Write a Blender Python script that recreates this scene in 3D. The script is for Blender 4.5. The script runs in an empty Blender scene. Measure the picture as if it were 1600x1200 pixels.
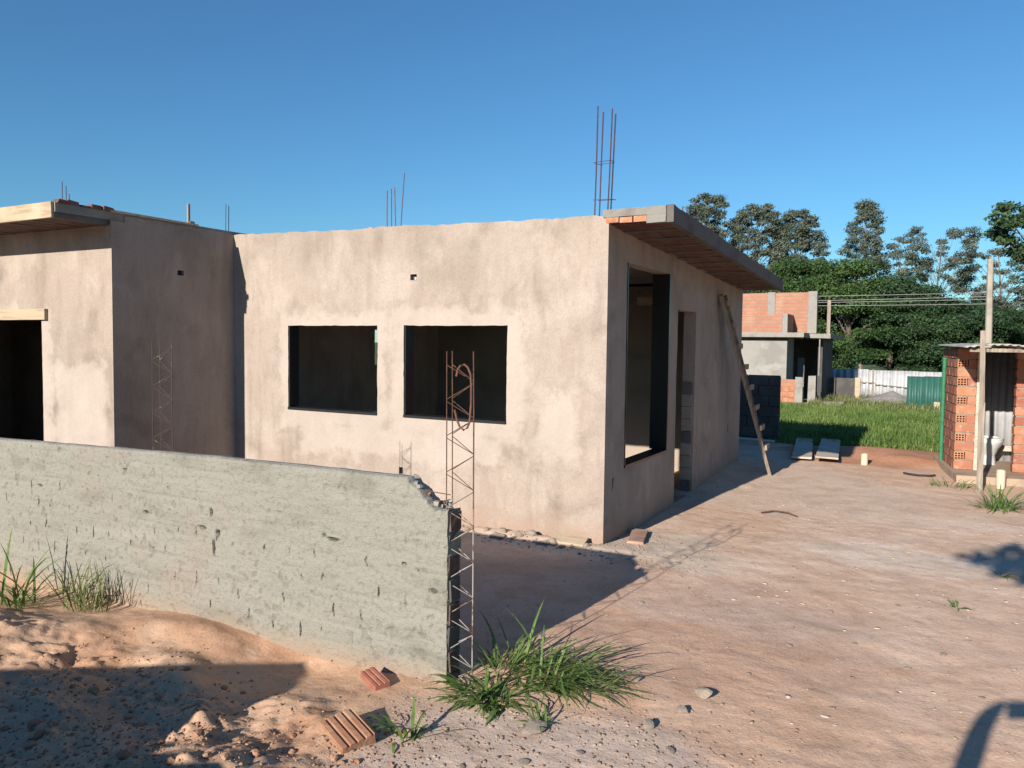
import bpy, math, random
import numpy as np
from mathutils import Vector, Matrix
random.seed(7)
RNG = np.random.default_rng(11)
scene = bpy.context.scene
C = scene.collection

# ------------------------------------------------------------------ camera, sky, sun, exposure
def camera_axes(yaw, pitch, roll):
    y, p, r = map(math.radians, (yaw, pitch, roll))
    fw = Vector((-math.sin(y)*math.cos(p), math.cos(y)*math.cos(p), -math.sin(p)))
    rt = Vector((math.cos(y), math.sin(y), 0)); up = rt.cross(fw)
    rt2 = rt*math.cos(r) + up*math.sin(r)
    return rt2, rt2.cross(fw), fw
cd = bpy.data.cameras.new('camera'); cam = bpy.data.objects.new('camera', cd); C.objects.link(cam)
rt, up, fw = camera_axes(28.5, 3.05, 0.7)
m = Matrix((rt, up, -fw)).transposed().to_4x4(); m.translation = (0, 0, 1.84)
cam.matrix_world = m
cd.sensor_width = 36; cd.lens = 36*1220/1600; cd.clip_start = 0.05; cd.clip_end = 2000
scene.camera = cam
SUN_AZ, SUN_EL = math.radians(6.1), math.radians(20.9)
w = bpy.data.worlds.new('World'); scene.world = w; w.use_nodes = True
nt = w.node_tree; bg = nt.nodes['Background']
sky = nt.nodes.new('ShaderNodeTexSky'); sky.sky_type = 'NISHITA'; sky.sun_disc = False
sky.sun_elevation = SUN_EL; sky.sun_rotation = math.pi + SUN_AZ
sky.altitude = 500; sky.air_density = 1.2; sky.dust_density = 0.0; sky.ozone_density = 5.0
tint = nt.nodes.new('ShaderNodeMix'); tint.data_type = 'RGBA'; tint.blend_type = 'MULTIPLY'; tint.inputs[0].default_value = 1; tint.inputs[7].default_value = (.64, .97, 1.10, 1)
nt.links.new(sky.outputs[0], tint.inputs[6]); nt.links.new(tint.outputs[2], bg.inputs[0]); bg.inputs[1].default_value = 0.055
sl = bpy.data.lights.new('sun', 'SUN'); sun = bpy.data.objects.new('sun', sl); C.objects.link(sun)
sl.energy = 4.3; sl.angle = math.radians(0.5); sl.color = (1.0, 0.92, 0.815)
sdir = Vector((math.sin(SUN_AZ)*math.cos(SUN_EL), math.cos(SUN_AZ)*math.cos(SUN_EL), -math.sin(SUN_EL)))
sun.rotation_euler = sdir.to_track_quat('-Z', 'Y').to_euler(); sun.location = (-3, -20, 12)
scene.view_settings.view_transform = 'Standard'; scene.view_settings.look = 'None'
scene.view_settings.exposure = 1.05; scene.view_settings.gamma = 1

# ------------------------------------------------------------------ noise
_T = np.random.default_rng(3).random((256, 256))
def vnoise(x, y):
    xi = np.floor(x).astype(int); yi = np.floor(y).astype(int)
    fx = x-xi; fy = y-yi; fx = fx*fx*(3-2*fx); fy = fy*fy*(3-2*fy)
    a = _T[xi & 255, yi & 255]; b = _T[(xi+1) & 255, yi & 255]; c = _T[xi & 255, (yi+1) & 255]; d = _T[(xi+1) & 255, (yi+1) & 255]
    return (a*(1-fx)+b*fx)*(1-fy)+(c*(1-fx)+d*fx)*fy*1.0
def fbm(x, y, s, o=4, seed=0):
    x = np.asarray(x, float)/s + seed*17.31; y = np.asarray(y, float)/s + seed*9.77
    t = 0; a = .5; n = 0
    for k in range(o):
        t = t + a*vnoise(x, y); n += a; a *= .5
        x, y = (x*.8-y*.6)*2.03+13.1, (x*.6+y*.8)*2.03+7.7
    return t/n - .5            # about -0.5..0.5
def sm(a, b, v): t = np.clip((v-a)/(b-a), 0, 1); return t*t*(3-2*t)

# ------------------------------------------------------------------ materials
def rgb(r, g, b): return (r, g, b, 1)
def M(name, base, layers=(), rough=.9, bumps=(), coord='P', spec=.25, metal=0, trans=0, attr=None, post=None):
    m = bpy.data.materials.new(name); m.use_nodes = True
    nt = m.node_tree; N = nt.nodes; L = nt.links; b = N['Principled BSDF']
    b.inputs['Roughness'].default_value = rough; b.inputs['Specular IOR Level'].default_value = spec
    b.inputs['Metallic'].default_value = metal
    if coord == 'P': co = N.new('ShaderNodeNewGeometry').outputs['Position']
    else: co = N.new('ShaderNodeTexCoord').outputs['Object']
    rg = N.new('ShaderNodeRGB'); rg.outputs[0].default_value = rgb(*base); cur = rg.outputs[0]
    def noise(s, d=4, st=None, ro=.55, kind='n', dist=0):
        c = co
        if st:
            mp = N.new('ShaderNodeMapping'); mp.inputs['Scale'].default_value = st; L.new(co, mp.inputs[0]); c = mp.outputs[0]
        if kind == 'v':
            t = N.new('ShaderNodeTexVoronoi'); t.inputs['Scale'].default_value = s; L.new(c, t.inputs['Vector']); return t.outputs['Distance']
        t = N.new('ShaderNodeTexNoise'); t.inputs['Scale'].default_value = s; t.inputs['Detail'].default_value = d
        t.inputs['Roughness'].default_value = ro; t.inputs['Distortion'].default_value = dist
        L.new(c, t.inputs['Vector']); return t.outputs[0]
    def ramp(v, lo, hi):
        r = N.new('ShaderNodeMapRange'); r.interpolation_type = 'SMOOTHSTEP'
        r.inputs[1].default_value = lo; r.inputs[2].default_value = hi; L.new(v, r.inputs[0]); return r.outputs[0]
    def mix(f, a, c):
        x = N.new('ShaderNodeMix'); x.data_type = 'RGBA'
        if isinstance(f, (int, float)): x.inputs[0].default_value = f
        else: L.new(f, x.inputs[0])
        for i, v in ((6, a), (7, c)):
            if isinstance(v, tuple): x.inputs[i].default_value = rgb(*v)
            else: L.new(v, x.inputs[i])
        return x.outputs[2]
    def mul(a, bb):
        x = N.new('ShaderNodeMath'); x.operation = 'MULTIPLY'; L.new(a, x.inputs[0])
        if isinstance(bb, (int, float)): x.inputs[1].default_value = bb
        else: L.new(bb, x.inputs[1])
        return x.outputs[0]
    if attr:                                     # colour zones stored on the mesh, then fine variation
        at = N.new('ShaderNodeAttribute'); at.attribute_name = attr; cur = at.outputs['Color']
    for ly in layers:
        v = noise(ly['s'], ly.get('d', 4), ly.get('st'), ly.get('ro', .55), ly.get('k', 'n'), ly.get('dist', 0))
        f = mul(ramp(v, ly['lo'], ly['hi']), ly.get('a', 1.))
        if 'mulc' in ly:
            x = N.new('ShaderNodeMix'); x.data_type = 'RGBA'; x.blend_type = 'MULTIPLY'
            L.new(f, x.inputs[0]); L.new(cur, x.inputs[6]); x.inputs[7].default_value = rgb(*ly['mulc']); cur = x.outputs[2]
        else: cur = mix(f, cur, ly['c'])
    if post: cur = post(N, L, co, cur, noise, ramp, mix, mul)
    L.new(cur, b.inputs['Base Color'])
    prev = None
    for (s, d, det, *st_) in bumps:
        bp = N.new('ShaderNodeBump'); bp.inputs['Distance'].default_value = d; bp.inputs['Strength'].default_value = 1
        L.new(noise(s, det, st_[0] if st_ else None), bp.inputs['Height'])
        if prev: L.new(prev, bp.inputs['Normal'])
        prev = bp.outputs[0]
    if prev: L.new(prev, b.inputs['Normal'])
    if trans:
        tr = N.new('ShaderNodeBsdfTranslucent'); L.new(cur, tr.inputs[0]); ms = N.new('ShaderNodeMixShader'); ms.inputs[0].default_value = trans
        L.new(b.outputs[0], ms.inputs[1]); L.new(tr.outputs[0], ms.inputs[2]); L.new(ms.outputs[0], N['Material Output'].inputs[0])
    return m

def window_smears(N, L, co, cur, noise, ramp, mix, mul):
    """lighter fresh plaster smeared round the facade openings, with ragged borders"""
    sep = N.new('ShaderNodeSeparateXYZ'); L.new(co, sep.inputs[0])
    def math_(op, a, b=None, c=None):
        x = N.new('ShaderNodeMath'); x.operation = op
        for i, v in enumerate((a, b, c)):
            if v is None: continue
            if isinstance(v, (int, float)): x.inputs[i].default_value = v
            else: L.new(v, x.inputs[i])
        return x.outputs[0]
    nz = noise(4.2, 7, None, .66)
    wob = math_('MULTIPLY', math_('SUBTRACT', nz, .5), .62)
    best = None
    for (cx, cz, hx, hz) in ((-5.755, 1.5, .72, .62), (-4.18, 1.5, .76, .64), (-8.9, 1.1, .62, 1.0), (-3.05, 1.05, .20, .32), (-4.9, .80, 1.3, .16), (-7.75, .95, .40, .62)):
        dx = math_('SUBTRACT', math_('ABSOLUTE', math_('SUBTRACT', sep.outputs[0], cx)), hx)
        dz = math_('SUBTRACT', math_('ABSOLUTE', math_('SUBTRACT', sep.outputs[2], cz)), hz)
        d = math_('ADD', math_('MAXIMUM', dx, dz), wob)
        best = d if best is None else math_('MINIMUM', best, d)
    f = ramp(best, .09, -.07)
    cur = mix(mul(f, .55), cur, (.395, .34, .295))
    ring = mul(ramp(math_('ABSOLUTE', math_('SUBTRACT', best, .06)), .07, .0), ramp(noise(4.5, 3), .45, .6))
    cur = mix(mul(ring, .28), cur, (.19, .155, .125))
    low = ramp(math_('ADD', sep.outputs[2], math_('MULTIPLY', math_('SUBTRACT', noise(6, 6), .5), .5)), .30, .02)     # soil splashed on the foot of the wall
    return mix(mul(low, .6), cur, (.27, .175, .125))

PLASTER = M('plaster', (.318, .265, .226), [
    dict(c=(0.220, 0.182, 0.148), s=.9, lo=.42, hi=.68, a=.6, d=5, dist=.6),
    dict(c=(.318, .252, .212), s=.7, lo=.42, hi=.70, a=.6, d=4),
    dict(c=(0.168, 0.140, 0.114), s=2.1, lo=.50, hi=.74, a=.55, d=6, dist=.8),
    dict(c=(.365, .310, .268), s=1.6, lo=.48, hi=.70, a=.8, d=5, dist=.4),
    dict(c=(0.192, 0.160, 0.130), s=1.7, lo=.50, hi=.80, a=.5, d=5, st=(3.0, 3.0, .45)),
    dict(mulc=(.88, .86, .84), s=3.5, lo=.48, hi=.62, a=.7, d=7, st=(1.6, 1.6, .5), ro=.7), dict(mulc=(0.860, 0.830, 0.800), s=60, lo=.45, hi=.6, a=.5, d=3)],
    rough=.93, bumps=((7, .012, 5), (22, .005, 4, (1, 1, .5)), (70, .0025, 4)), post=window_smears)
PLASTER_IN = M('rough_inner_render', (.30, .25, .205), [dict(c=(.20, .165, .135), s=1.3, lo=.45, hi=.65, a=.7, d=5)], rough=.95, bumps=((9, .01, 4),))
FENCE = M('cement_scratch_coat', (.222, .214, .182), [
    dict(c=(0.228, 0.220, 0.192), s=1.1, lo=.45, hi=.65, a=.7, d=5),
    dict(c=(0.152, 0.146, 0.122), s=2.3, lo=.52, hi=.7, a=.6, d=6, st=(1, 1, 2.2)),
    dict(c=(0.232, 0.188, 0.148), s=1.0, lo=.58, hi=.72, a=.4, d=4),
    dict(mulc=(0.720, 0.720, 0.700), s=34, lo=.52, hi=.66, a=.6, d=4),
    dict(mulc=(.66, .64, .60), s=70, lo=.60, hi=.70, a=.6, d=3), dict(mulc=(.84, .82, .79), s=5, lo=.52, hi=.66, a=.5, d=6, st=(.22, 1, 2.6)), dict(mulc=(1.14, 1.13, 1.12), s=4, lo=.54, hi=.68, a=.6, d=6, st=(.25, 1, 2.2))],
    rough=.95, bumps=((9, .014, 5, (.35, 1, 1.6)), (38, .010, 5), (110, .006, 4)))
def add_fence_base(m):
    N = m.node_tree.nodes; L = m.node_tree.links; b = N['Principled BSDF']; src = b.inputs['Base Color'].links[0].from_socket
    g = N.new('ShaderNodeNewGeometry'); s = N.new('ShaderNodeSeparateXYZ'); L.new(g.outputs['Position'], s.inputs[0])
    n = N.new('ShaderNodeTexNoise'); n.inputs['Scale'].default_value = 3.; n.inputs['Detail'].default_value = 5; L.new(g.outputs['Position'], n.inputs['Vector'])
    a = N.new('ShaderNodeMath'); a.operation = 'MULTIPLY_ADD'; L.new(n.outputs[0], a.inputs[0]); a.inputs[1].default_value = -.22; L.new(s.outputs[2], a.inputs[2])
    r = N.new('ShaderNodeMapRange'); r.inputs[1].default_value = .0; r.inputs[2].default_value = -.16; L.new(a.outputs[0], r.inputs[0])
    x = N.new('ShaderNodeMix'); x.data_type = 'RGBA'; L.new(r.outputs[0], x.inputs[0]); L.new(src, x.inputs[6]); x.inputs[7].default_value = (.27, .20, .145, 1)
    at = N.new('ShaderNodeAttribute'); at.attribute_name = 'cavity_shade'
    y = N.new('ShaderNodeMix'); y.data_type = 'RGBA'; L.new(at.outputs['Fac'], y.inputs[0]); L.new(x.outputs[2], y.inputs[6]); y.inputs[7].default_value = (.055, .048, .04, 1)  # crack colour darkened: exposed block, plus shade the frontal sun leaves out
    L.new(y.outputs[2], b.inputs['Base Color'])
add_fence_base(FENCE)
CONC = M('grey_concrete', (.235, .22, .20), [dict(c=(.16, .15, .135), s=3, lo=.45, hi=.7, a=.8, d=5), dict(c=(.30, .285, .26), s=8, lo=.55, hi=.7, a=.6)], bumps=((30, .006, 4),))
CONC_D = M('dark_shaded_concrete', (.060, .057, .055), [dict(c=(.09, .085, .08), s=2.5, lo=.45, hi=.65, a=.8, d=5)], bumps=((14, .01, 5),))  # dark tone doubles as painted shade in the neighbour's recess and wall end
GREY_RENDER = M('grey_render', (.245, .235, .215), [dict(c=(.18, .175, .16), s=.8, lo=.45, hi=.62, a=.8, d=5, dist=.5), dict(c=(.29, .28, .26), s=1.6, lo=.52, hi=.66, a=.7, d=5)], bumps=((9, .012, 4),))
GRANITE = M('black_granite', (.016, .017, .018), [dict(c=(.05, .05, .052), s=140, lo=.58, hi=.66, a=.8)], rough=.28, spec=.5)
CLAY = M('clay_block', (.29, .12, .072), [dict(c=(.37, .175, .105), s=5, lo=.42, hi=.62, a=.8, d=4), dict(c=(.34, .12, .065), s=9, lo=.55, hi=.72, a=.7), dict(c=(.50, .42, .34), s=12, lo=.62, hi=.72, a=.5)], rough=.85, bumps=((60, .002, 3),))
def clay_variant(name, base, lite): return M(name, base, [dict(c=lite, s=6, lo=.42, hi=.62, a=.8, d=4), dict(mulc=(.66, .6, .58), s=11, lo=.55, hi=.72, a=.7), dict(c=(.34, .28, .225), s=14, lo=.58, hi=.70, a=.5)], rough=.85, bumps=((60, .002, 3),))
CLAYS = [CLAY, clay_variant('clay_orange', (.33, .145, .078), (.39, .20, .12)), clay_variant('clay_red', (.245, .09, .06), (.31, .13, .088)), clay_variant('clay_brown', (.22, .085, .058), (.29, .13, .085))]
DARK_CLAY = M('dark_soffit_clay', (.125, .062, .048), [dict(c=(.17, .10, .078), s=5, lo=.45, hi=.62, a=.8), dict(c=(.08, .045, .036), s=9, lo=.55, hi=.7, a=.7)], rough=.95)  # clay in a darker tone, mainly for the eave undersides
DARK_CLAY2 = M('dark_soffit_clay_grey', (.145, .09, .072), [dict(c=(.095, .053, .042), s=6, lo=.45, hi=.62, a=.8)], rough=.95)
END_B = M('shade_dark_block_end', (.085, .06, .05), [dict(c=(.13, .095, .075), s=14, lo=.5, hi=.65)], bumps=((30, .01, 4),))  # block colour darkened to stand in for shade on the wall end
SOFFIT_C = M('dark_soffit_concrete', (.125, .112, .105), [dict(c=(.085, .075, .072), s=3, lo=.45, hi=.65, a=.8)], bumps=((25, .005, 4),))  # concrete in a darker tone for eave joists and fascia
EAVE_C = M('weathered_eave_concrete', (.20, .19, .17), [dict(c=(.14, .13, .115), s=5, lo=.45, hi=.65, a=.8, d=5)], bumps=((25, .01, 5),))
CLAY_HOLE = M('clay_inside', (.20, .055, .03), rough=.95)
MORTAR = M('mortar', (.25, .205, .165), [dict(c=(.18, .15, .12), s=14, lo=.45, hi=.65, a=.8)], bumps=((40, .006, 4),))
RUST = M('rusty_steel', (.095, .045, .03), [dict(c=(.15, .07, .042), s=22, lo=.45, hi=.62, a=.8), dict(c=(.08, .045, .035), s=9, lo=.52, hi=.66, a=.7)], rough=.8, spec=.3)
def splash(N, L, co, cur, noise, ramp, mix, mul):
    s = N.new('ShaderNodeSeparateXYZ'); L.new(co, s.inputs[0])
    lowz = ramp(s.outputs[2], 1.15, .75)
    return mix(mul(lowz, ramp(noise(24, 4), .38, .5)), cur, (.27, .25, .22))
RUST_CEMENT = M('rusty_steel_cement_splashed', (.075, .038, .028), [dict(c=(.12, .058, .036), s=22, lo=.45, hi=.62, a=.8)], rough=.8, post=splash)
RUST_DARK = M('dark_rusty_steel', (.075, .045, .035), [dict(c=(.22, .20, .17), s=18, lo=.62, hi=.68, a=.9)], rough=.8)
REBAR_P = M('purple_brown_rebar', (.062, .030, .040), [dict(c=(.10, .05, .05), s=16, lo=.45, hi=.65, a=.7)], rough=.75)
WOOD = M('weathered_plank', (.42, .37, .31), [dict(c=(.28, .22, .16), s=5, lo=.45, hi=.65, a=.8, st=(.5, 6, 6)), dict(c=(.50, .42, .31), s=3, lo=.5, hi=.65, a=.7, st=(.6, 5, 5))], rough=.85, bumps=((40, .002, 3),))
REDBOARD = M('worn_red_board', (.36, .235, .175), [dict(c=(.28, .16, .11), s=7, lo=.45, hi=.65, a=.8)], rough=.9)
LADW = M('ladder_timber', (.27, .215, .165), [dict(c=(.17, .13, .10), s=7, lo=.45, hi=.65, a=.8, st=(6, 6, .6))], rough=.9)
WOODY = M('pale_pine_board', (.36, .285, .195), [dict(c=(.27, .205, .13), s=4, lo=.48, hi=.66, a=.8, st=(.7, 9, 9)), dict(c=(.42, .355, .26), s=3, lo=.5, hi=.65, a=.6)], rough=.8, bumps=((40, .002, 3),))
WOODG = M('grey_old_wood', (.23, .19, .155), [dict(c=(.14, .115, .095), s=6, lo=.45, hi=.65, a=.8, st=(6, 6, .6)), dict(c=(.33, .28, .22), s=5, lo=.52, hi=.66, a=.7, st=(6, 6, .6))], rough=.9, bumps=((45, .003, 3),))
PVC = M('cream_pvc', (.46, .41, .30), [dict(c=(.55, .47, .33), s=12, lo=.5, hi=.7, a=.6)], rough=.5)
PLASTIC_W = M('white_plastic', (.45, .45, .45), rough=.5)
ZINC = M('zinc_sheet', (.40, .405, .415), [dict(c=(.29, .295, .31), s=3, lo=.45, hi=.65, a=.7), dict(c=(.42, .36, .30), s=2, lo=.62, hi=.75, a=.5, st=(2, 2, .5))], rough=.45, spec=.5, metal=.1)
GREEN_M = M('green_painted_sheet', (.022, .085, .066), [dict(c=(.03, .105, .082), s=2, lo=.45, hi=.65, a=.7)], rough=.5, spec=.4)
GREEN_P = M('green_painted_post', (.03, .15, .07), [dict(c=(.02, .09, .045), s=12, lo=.5, hi=.65, a=.6)], rough=.6)
FIBRO = M('fibre_cement', (.36, .34, .31), [dict(c=(.22, .205, .19), s=4, lo=.45, hi=.65, a=.8)], bumps=((30, .004, 4),))
CERAMIC = M('white_ceramic', (.55, .55, .54), rough=.2, spec=.5)
BARK = M('eucalypt_bark', (.17, .145, .125), [dict(c=(.11, .09, .075), s=1.6, lo=.45, hi=.65, a=.8, st=(3, 3, .5))], rough=.9)
BARKD = M('dark_bark', (.11, .085, .065), rough=.95)
def leaf_mat(name, a, b, s, trans=.28): return M(name, a, [dict(c=b, s=s, lo=.40, hi=.62, d=3), dict(mulc=(.55, .6, .6), s=s*5, lo=.45, hi=.62, a=.7)], rough=.6, spec=.3, trans=trans)
LEAF_E = leaf_mat('eucalypt_leaves', (.105, .130, .092), (.145, .170, .125), .5)
LEAF_D = leaf_mat('dense_leaves', (.045, .090, .028), (.080, .140, .042), .28)
LEAF_D2 = leaf_mat('darker_dense_leaves', (.036, .076, .030), (.058, .105, .042), .28)
GRASS_F = leaf_mat('field_grass_blades', (.125, .195, .045), (.18, .245, .065), .5, .35)
GRASS_T = leaf_mat('tuft_blades', (.105, .185, .040), (.17, .245, .075), 6, .3)
GRASS_Y = leaf_mat('dry_blades', (.20, .20, .085), (.12, .16, .05), 8, .25)
STRAW = leaf_mat('straw', (.26, .215, .12), (.19, .17, .085), 9, .2)
STONE = M('pale_rubble', (.33, .27, .22), [dict(c=(.25, .19, .145), s=18, lo=.45, hi=.65, a=.8), dict(c=(.40, .355, .305), s=9, lo=.52, hi=.66, a=.7)], coord='O', bumps=((30, .006, 4),))
CRUMB = M('crumbled_earth', (.32, .185, .115), [dict(c=(.25, .13, .08), s=9, lo=.45, hi=.62, a=.8)], bumps=((50, .006, 4),))
PEB = M('pebble', (.26, .185, .14), [dict(c=(.33, .26, .205), s=7, lo=.54, hi=.62), dict(c=(.19, .13, .10), s=11, lo=.52, hi=.62, a=.9)])
CHIP = M('pale_chip', (.46, .375, .30), [dict(c=(.40, .30, .225), s=5, lo=.45, hi=.6)])
DARK_EL = M('dark_plastic_box', (.03, .03, .03), rough=.6)
SKIN = M('skin', (.36, .20, .13), rough=.55); SHIRT = M('blue_shirt', (.06, .09, .17), rough=.9); PHONE = M('phone_black', (.012, .012, .014), rough=.3)
CABLE = M('cable', (.30, .30, .30), rough=.6)
def brick_mat(name, vertical_axis_u='x', rowh=.14, bw=.26):
    m = bpy.data.materials.new(name); m.use_nodes = True; N = m.node_tree.nodes; L = m.node_tree.links; b = N['Principled BSDF']; b.inputs['Roughness'].default_value = .9
    g = N.new('ShaderNodeNewGeometry'); s = N.new('ShaderNodeSeparateXYZ'); L.new(g.outputs['Position'], s.inputs[0])
    c = N.new('ShaderNodeCombineXYZ'); L.new(s.outputs[0 if vertical_axis_u == 'x' else 1], c.inputs[0]); L.new(s.outputs[2], c.inputs[1])
    t = N.new('ShaderNodeTexBrick'); L.new(c.outputs[0], t.inputs['Vector']); t.inputs['Scale'].default_value = 1
    t.inputs['Color1'].default_value = (.36, .16, .10, 1); t.inputs['Color2'].default_value = (.31, .13, .08, 1); t.inputs['Mortar'].default_value = (.27, .18, .135, 1)
    t.inputs['Mortar Size'].default_value = .018; t.inputs['Brick Width'].default_value = bw; t.inputs['Row Height'].default_value = rowh
    n = N.new('ShaderNodeTexNoise'); n.inputs['Scale'].default_value = 1.5; n.inputs['Detail'].default_value = 5; L.new(g.outputs['Position'], n.inputs['Vector'])
    x = N.new('ShaderNodeMix'); x.data_type = 'RGBA'; r = N.new('ShaderNodeMapRange'); r.inputs[1].default_value = .5; r.inputs[2].default_value = .7; r.inputs[4].default_value = .6
    L.new(n.outputs[0], r.inputs[0]); L.new(r.outputs[0], x.inputs[0]); L.new(t.outputs[0], x.inputs[6]); x.inputs[7].default_value = (.40, .25, .175, 1)
    L.new(x.outputs[2], b.inputs['Base Color'])
    bp = N.new('ShaderNodeBump'); bp.inputs['Distance'].default_value = .015; bp.invert = True; L.new(t.outputs['Fac'], bp.inputs['Height']); L.new(bp.outputs[0], b.inputs['Normal'])
    return m
BRICKWALL = brick_mat('hollow_brick_wall', 'x'); BRICKWALL_Y = brick_mat('hollow_brick_return', 'y')

# ------------------------------------------------------------------ object helpers
def tag(o, label=None, cat=None, group=None, kind=None):
    for k, v in (('label', label), ('category', cat), ('group', group), ('kind', kind)):
        if v: o[k] = v
    return o
def link(o, parent=None):
    C.objects.link(o)
    if parent is not None:
        o.parent = parent; o.matrix_parent_inverse = parent_world(parent).inverted()
    return o
def parent_world(p):
    mw = p.matrix_basis.copy()
    while p.parent is not None:
        mw = p.parent.matrix_basis @ p.matrix_parent_inverse @ mw if False else (parent_world(p.parent) @ p.matrix_parent_inverse @ p.matrix_basis)
        break
    return mw
def empty(name, loc, label, cat, group=None):
    o = bpy.data.objects.new(name, None); o.empty_display_size = .1; C.objects.link(o); o.location = loc
    return tag(o, label, cat, group)
def mesh_np(name, V, F4=None, F3=None, smooth=False):
    me = bpy.data.meshes.new(name); V = np.asarray(V, np.float32); me.vertices.add(len(V)); me.vertices.foreach_set('co', V.ravel())
    F4 = np.zeros((0, 4), int) if F4 is None else np.asarray(F4); F3 = np.zeros((0, 3), int) if F3 is None else np.asarray(F3)
    loops = np.concatenate([F4.ravel(), F3.ravel()]).astype(np.int32)
    tot = np.concatenate([np.full(len(F4), 4), np.full(len(F3), 3)]).astype(np.int32)
    st = np.concatenate([[0], np.cumsum(tot)[:-1]]).astype(np.int32) if len(tot) else np.zeros(0, np.int32)
    me.loops.add(len(loops)); me.loops.foreach_set('vertex_index', loops)
    me.polygons.add(len(tot)); me.polygons.foreach_set('loop_start', st); me.polygons.foreach_set('loop_total', tot)
    if smooth: me.polygons.foreach_set('use_smooth', np.ones(len(tot), bool))
    me.update(calc_edges=True); me.validate()
    return me
def obj(name, me, mat, parent=None):
    o = bpy.data.objects.new(name, me)
    if mat: me.materials.append(mat)
    return link(o, parent)
class MB:
    def __init__(s): s.v = []; s.f = []
    def add(s, vs, fs):
        k = len(s.v); s.v += [tuple(v) for v in vs]; s.f += [tuple(i+k for i in f) for f in fs]; return s
    def box(s, a, b, jit=0, xf=None):
        vs = [(x, y, z) for z in (a[2], b[2]) for y in (a[1], b[1]) for x in (a[0], b[0])]
        vs = [Vector(v) + Vector([random.uniform(-jit, jit) for _ in range(3)]) for v in vs]
        if xf: vs = [xf @ v for v in vs]
        return s.add(vs, [(0, 2, 3, 1), (4, 5, 7, 6), (0, 1, 5, 4), (2, 6, 7, 3), (0, 4, 6, 2), (1, 3, 7, 5)])
    def beam(s, p, q, wd, h, upv=(0, 0, 1), jit=0):
        p, q = Vector(p), Vector(q); d = (q-p).normalized(); sd = d.cross(Vector(upv))
        if sd.length < 1e-4: sd = d.cross(Vector((1, 0, 0)))
        sd.normalize(); u = sd.cross(d)
        vs = []
        for c in (p, q):
            for (a, b) in ((-1, -1), (1, -1), (1, 1), (-1, 1)):
                vs.append(c + sd*a*wd/2 + u*b*h/2 + Vector([random.uniform(-jit, jit) for _ in range(3)]))
        return s.add(vs, [(0, 3, 2, 1), (4, 5, 6, 7), (0, 1, 5, 4), (1, 2, 6, 5), (2, 3, 7, 6), (3, 0, 4, 7)])
    def tube(s, pts, r, n=6, cap=True):
        pts = [Vector(p) for p in pts]; rr = r if isinstance(r, (list, tuple)) else [r]*len(pts)
        vs = []; fs = []
        ref = Vector((0, 0, 1)) if abs((pts[-1]-pts[0]).normalized().z) < .9 else Vector((1, 0, 0))
        for i, p in enumerate(pts):
            d = (pts[min(i+1, len(pts)-1)]-pts[max(i-1, 0)]).normalized(); a = d.cross(ref)
            if a.length < 1e-4: a = d.cross(Vector((0, 1, 0)))
            a.normalize(); b = d.cross(a)
            for k in range(n):
                t = 2*math.pi*k/n; vs.append(p + (a*math.cos(t)+b*math.sin(t))*rr[i])
        for i in range(len(pts)-1):
            for k in range(n):
                k2 = (k+1) % n; fs.append((i*n+k, i*n+k2, (i+1)*n+k2, (i+1)*n+k))
        if cap: fs += [tuple(range(n))[::-1], tuple(range((len(pts)-1)*n, len(pts)*n))]
        return s.add(vs, fs)
    def build(s, name, mat, parent=None, smooth=False, bevel=0):
        me = bpy.data.meshes.new(name); me.from_pydata(s.v, [], s.f); me.update()
        if smooth: me.shade_smooth(); me.set_sharp_from_angle(angle=math.radians(40))
        o = obj(name, me, mat, parent)
        if bevel:
            b = o.modifiers.new('bevel', 'BEVEL'); b.width = bevel; b.segments = 2; b.limit_method = 'ANGLE'
        return o
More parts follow.
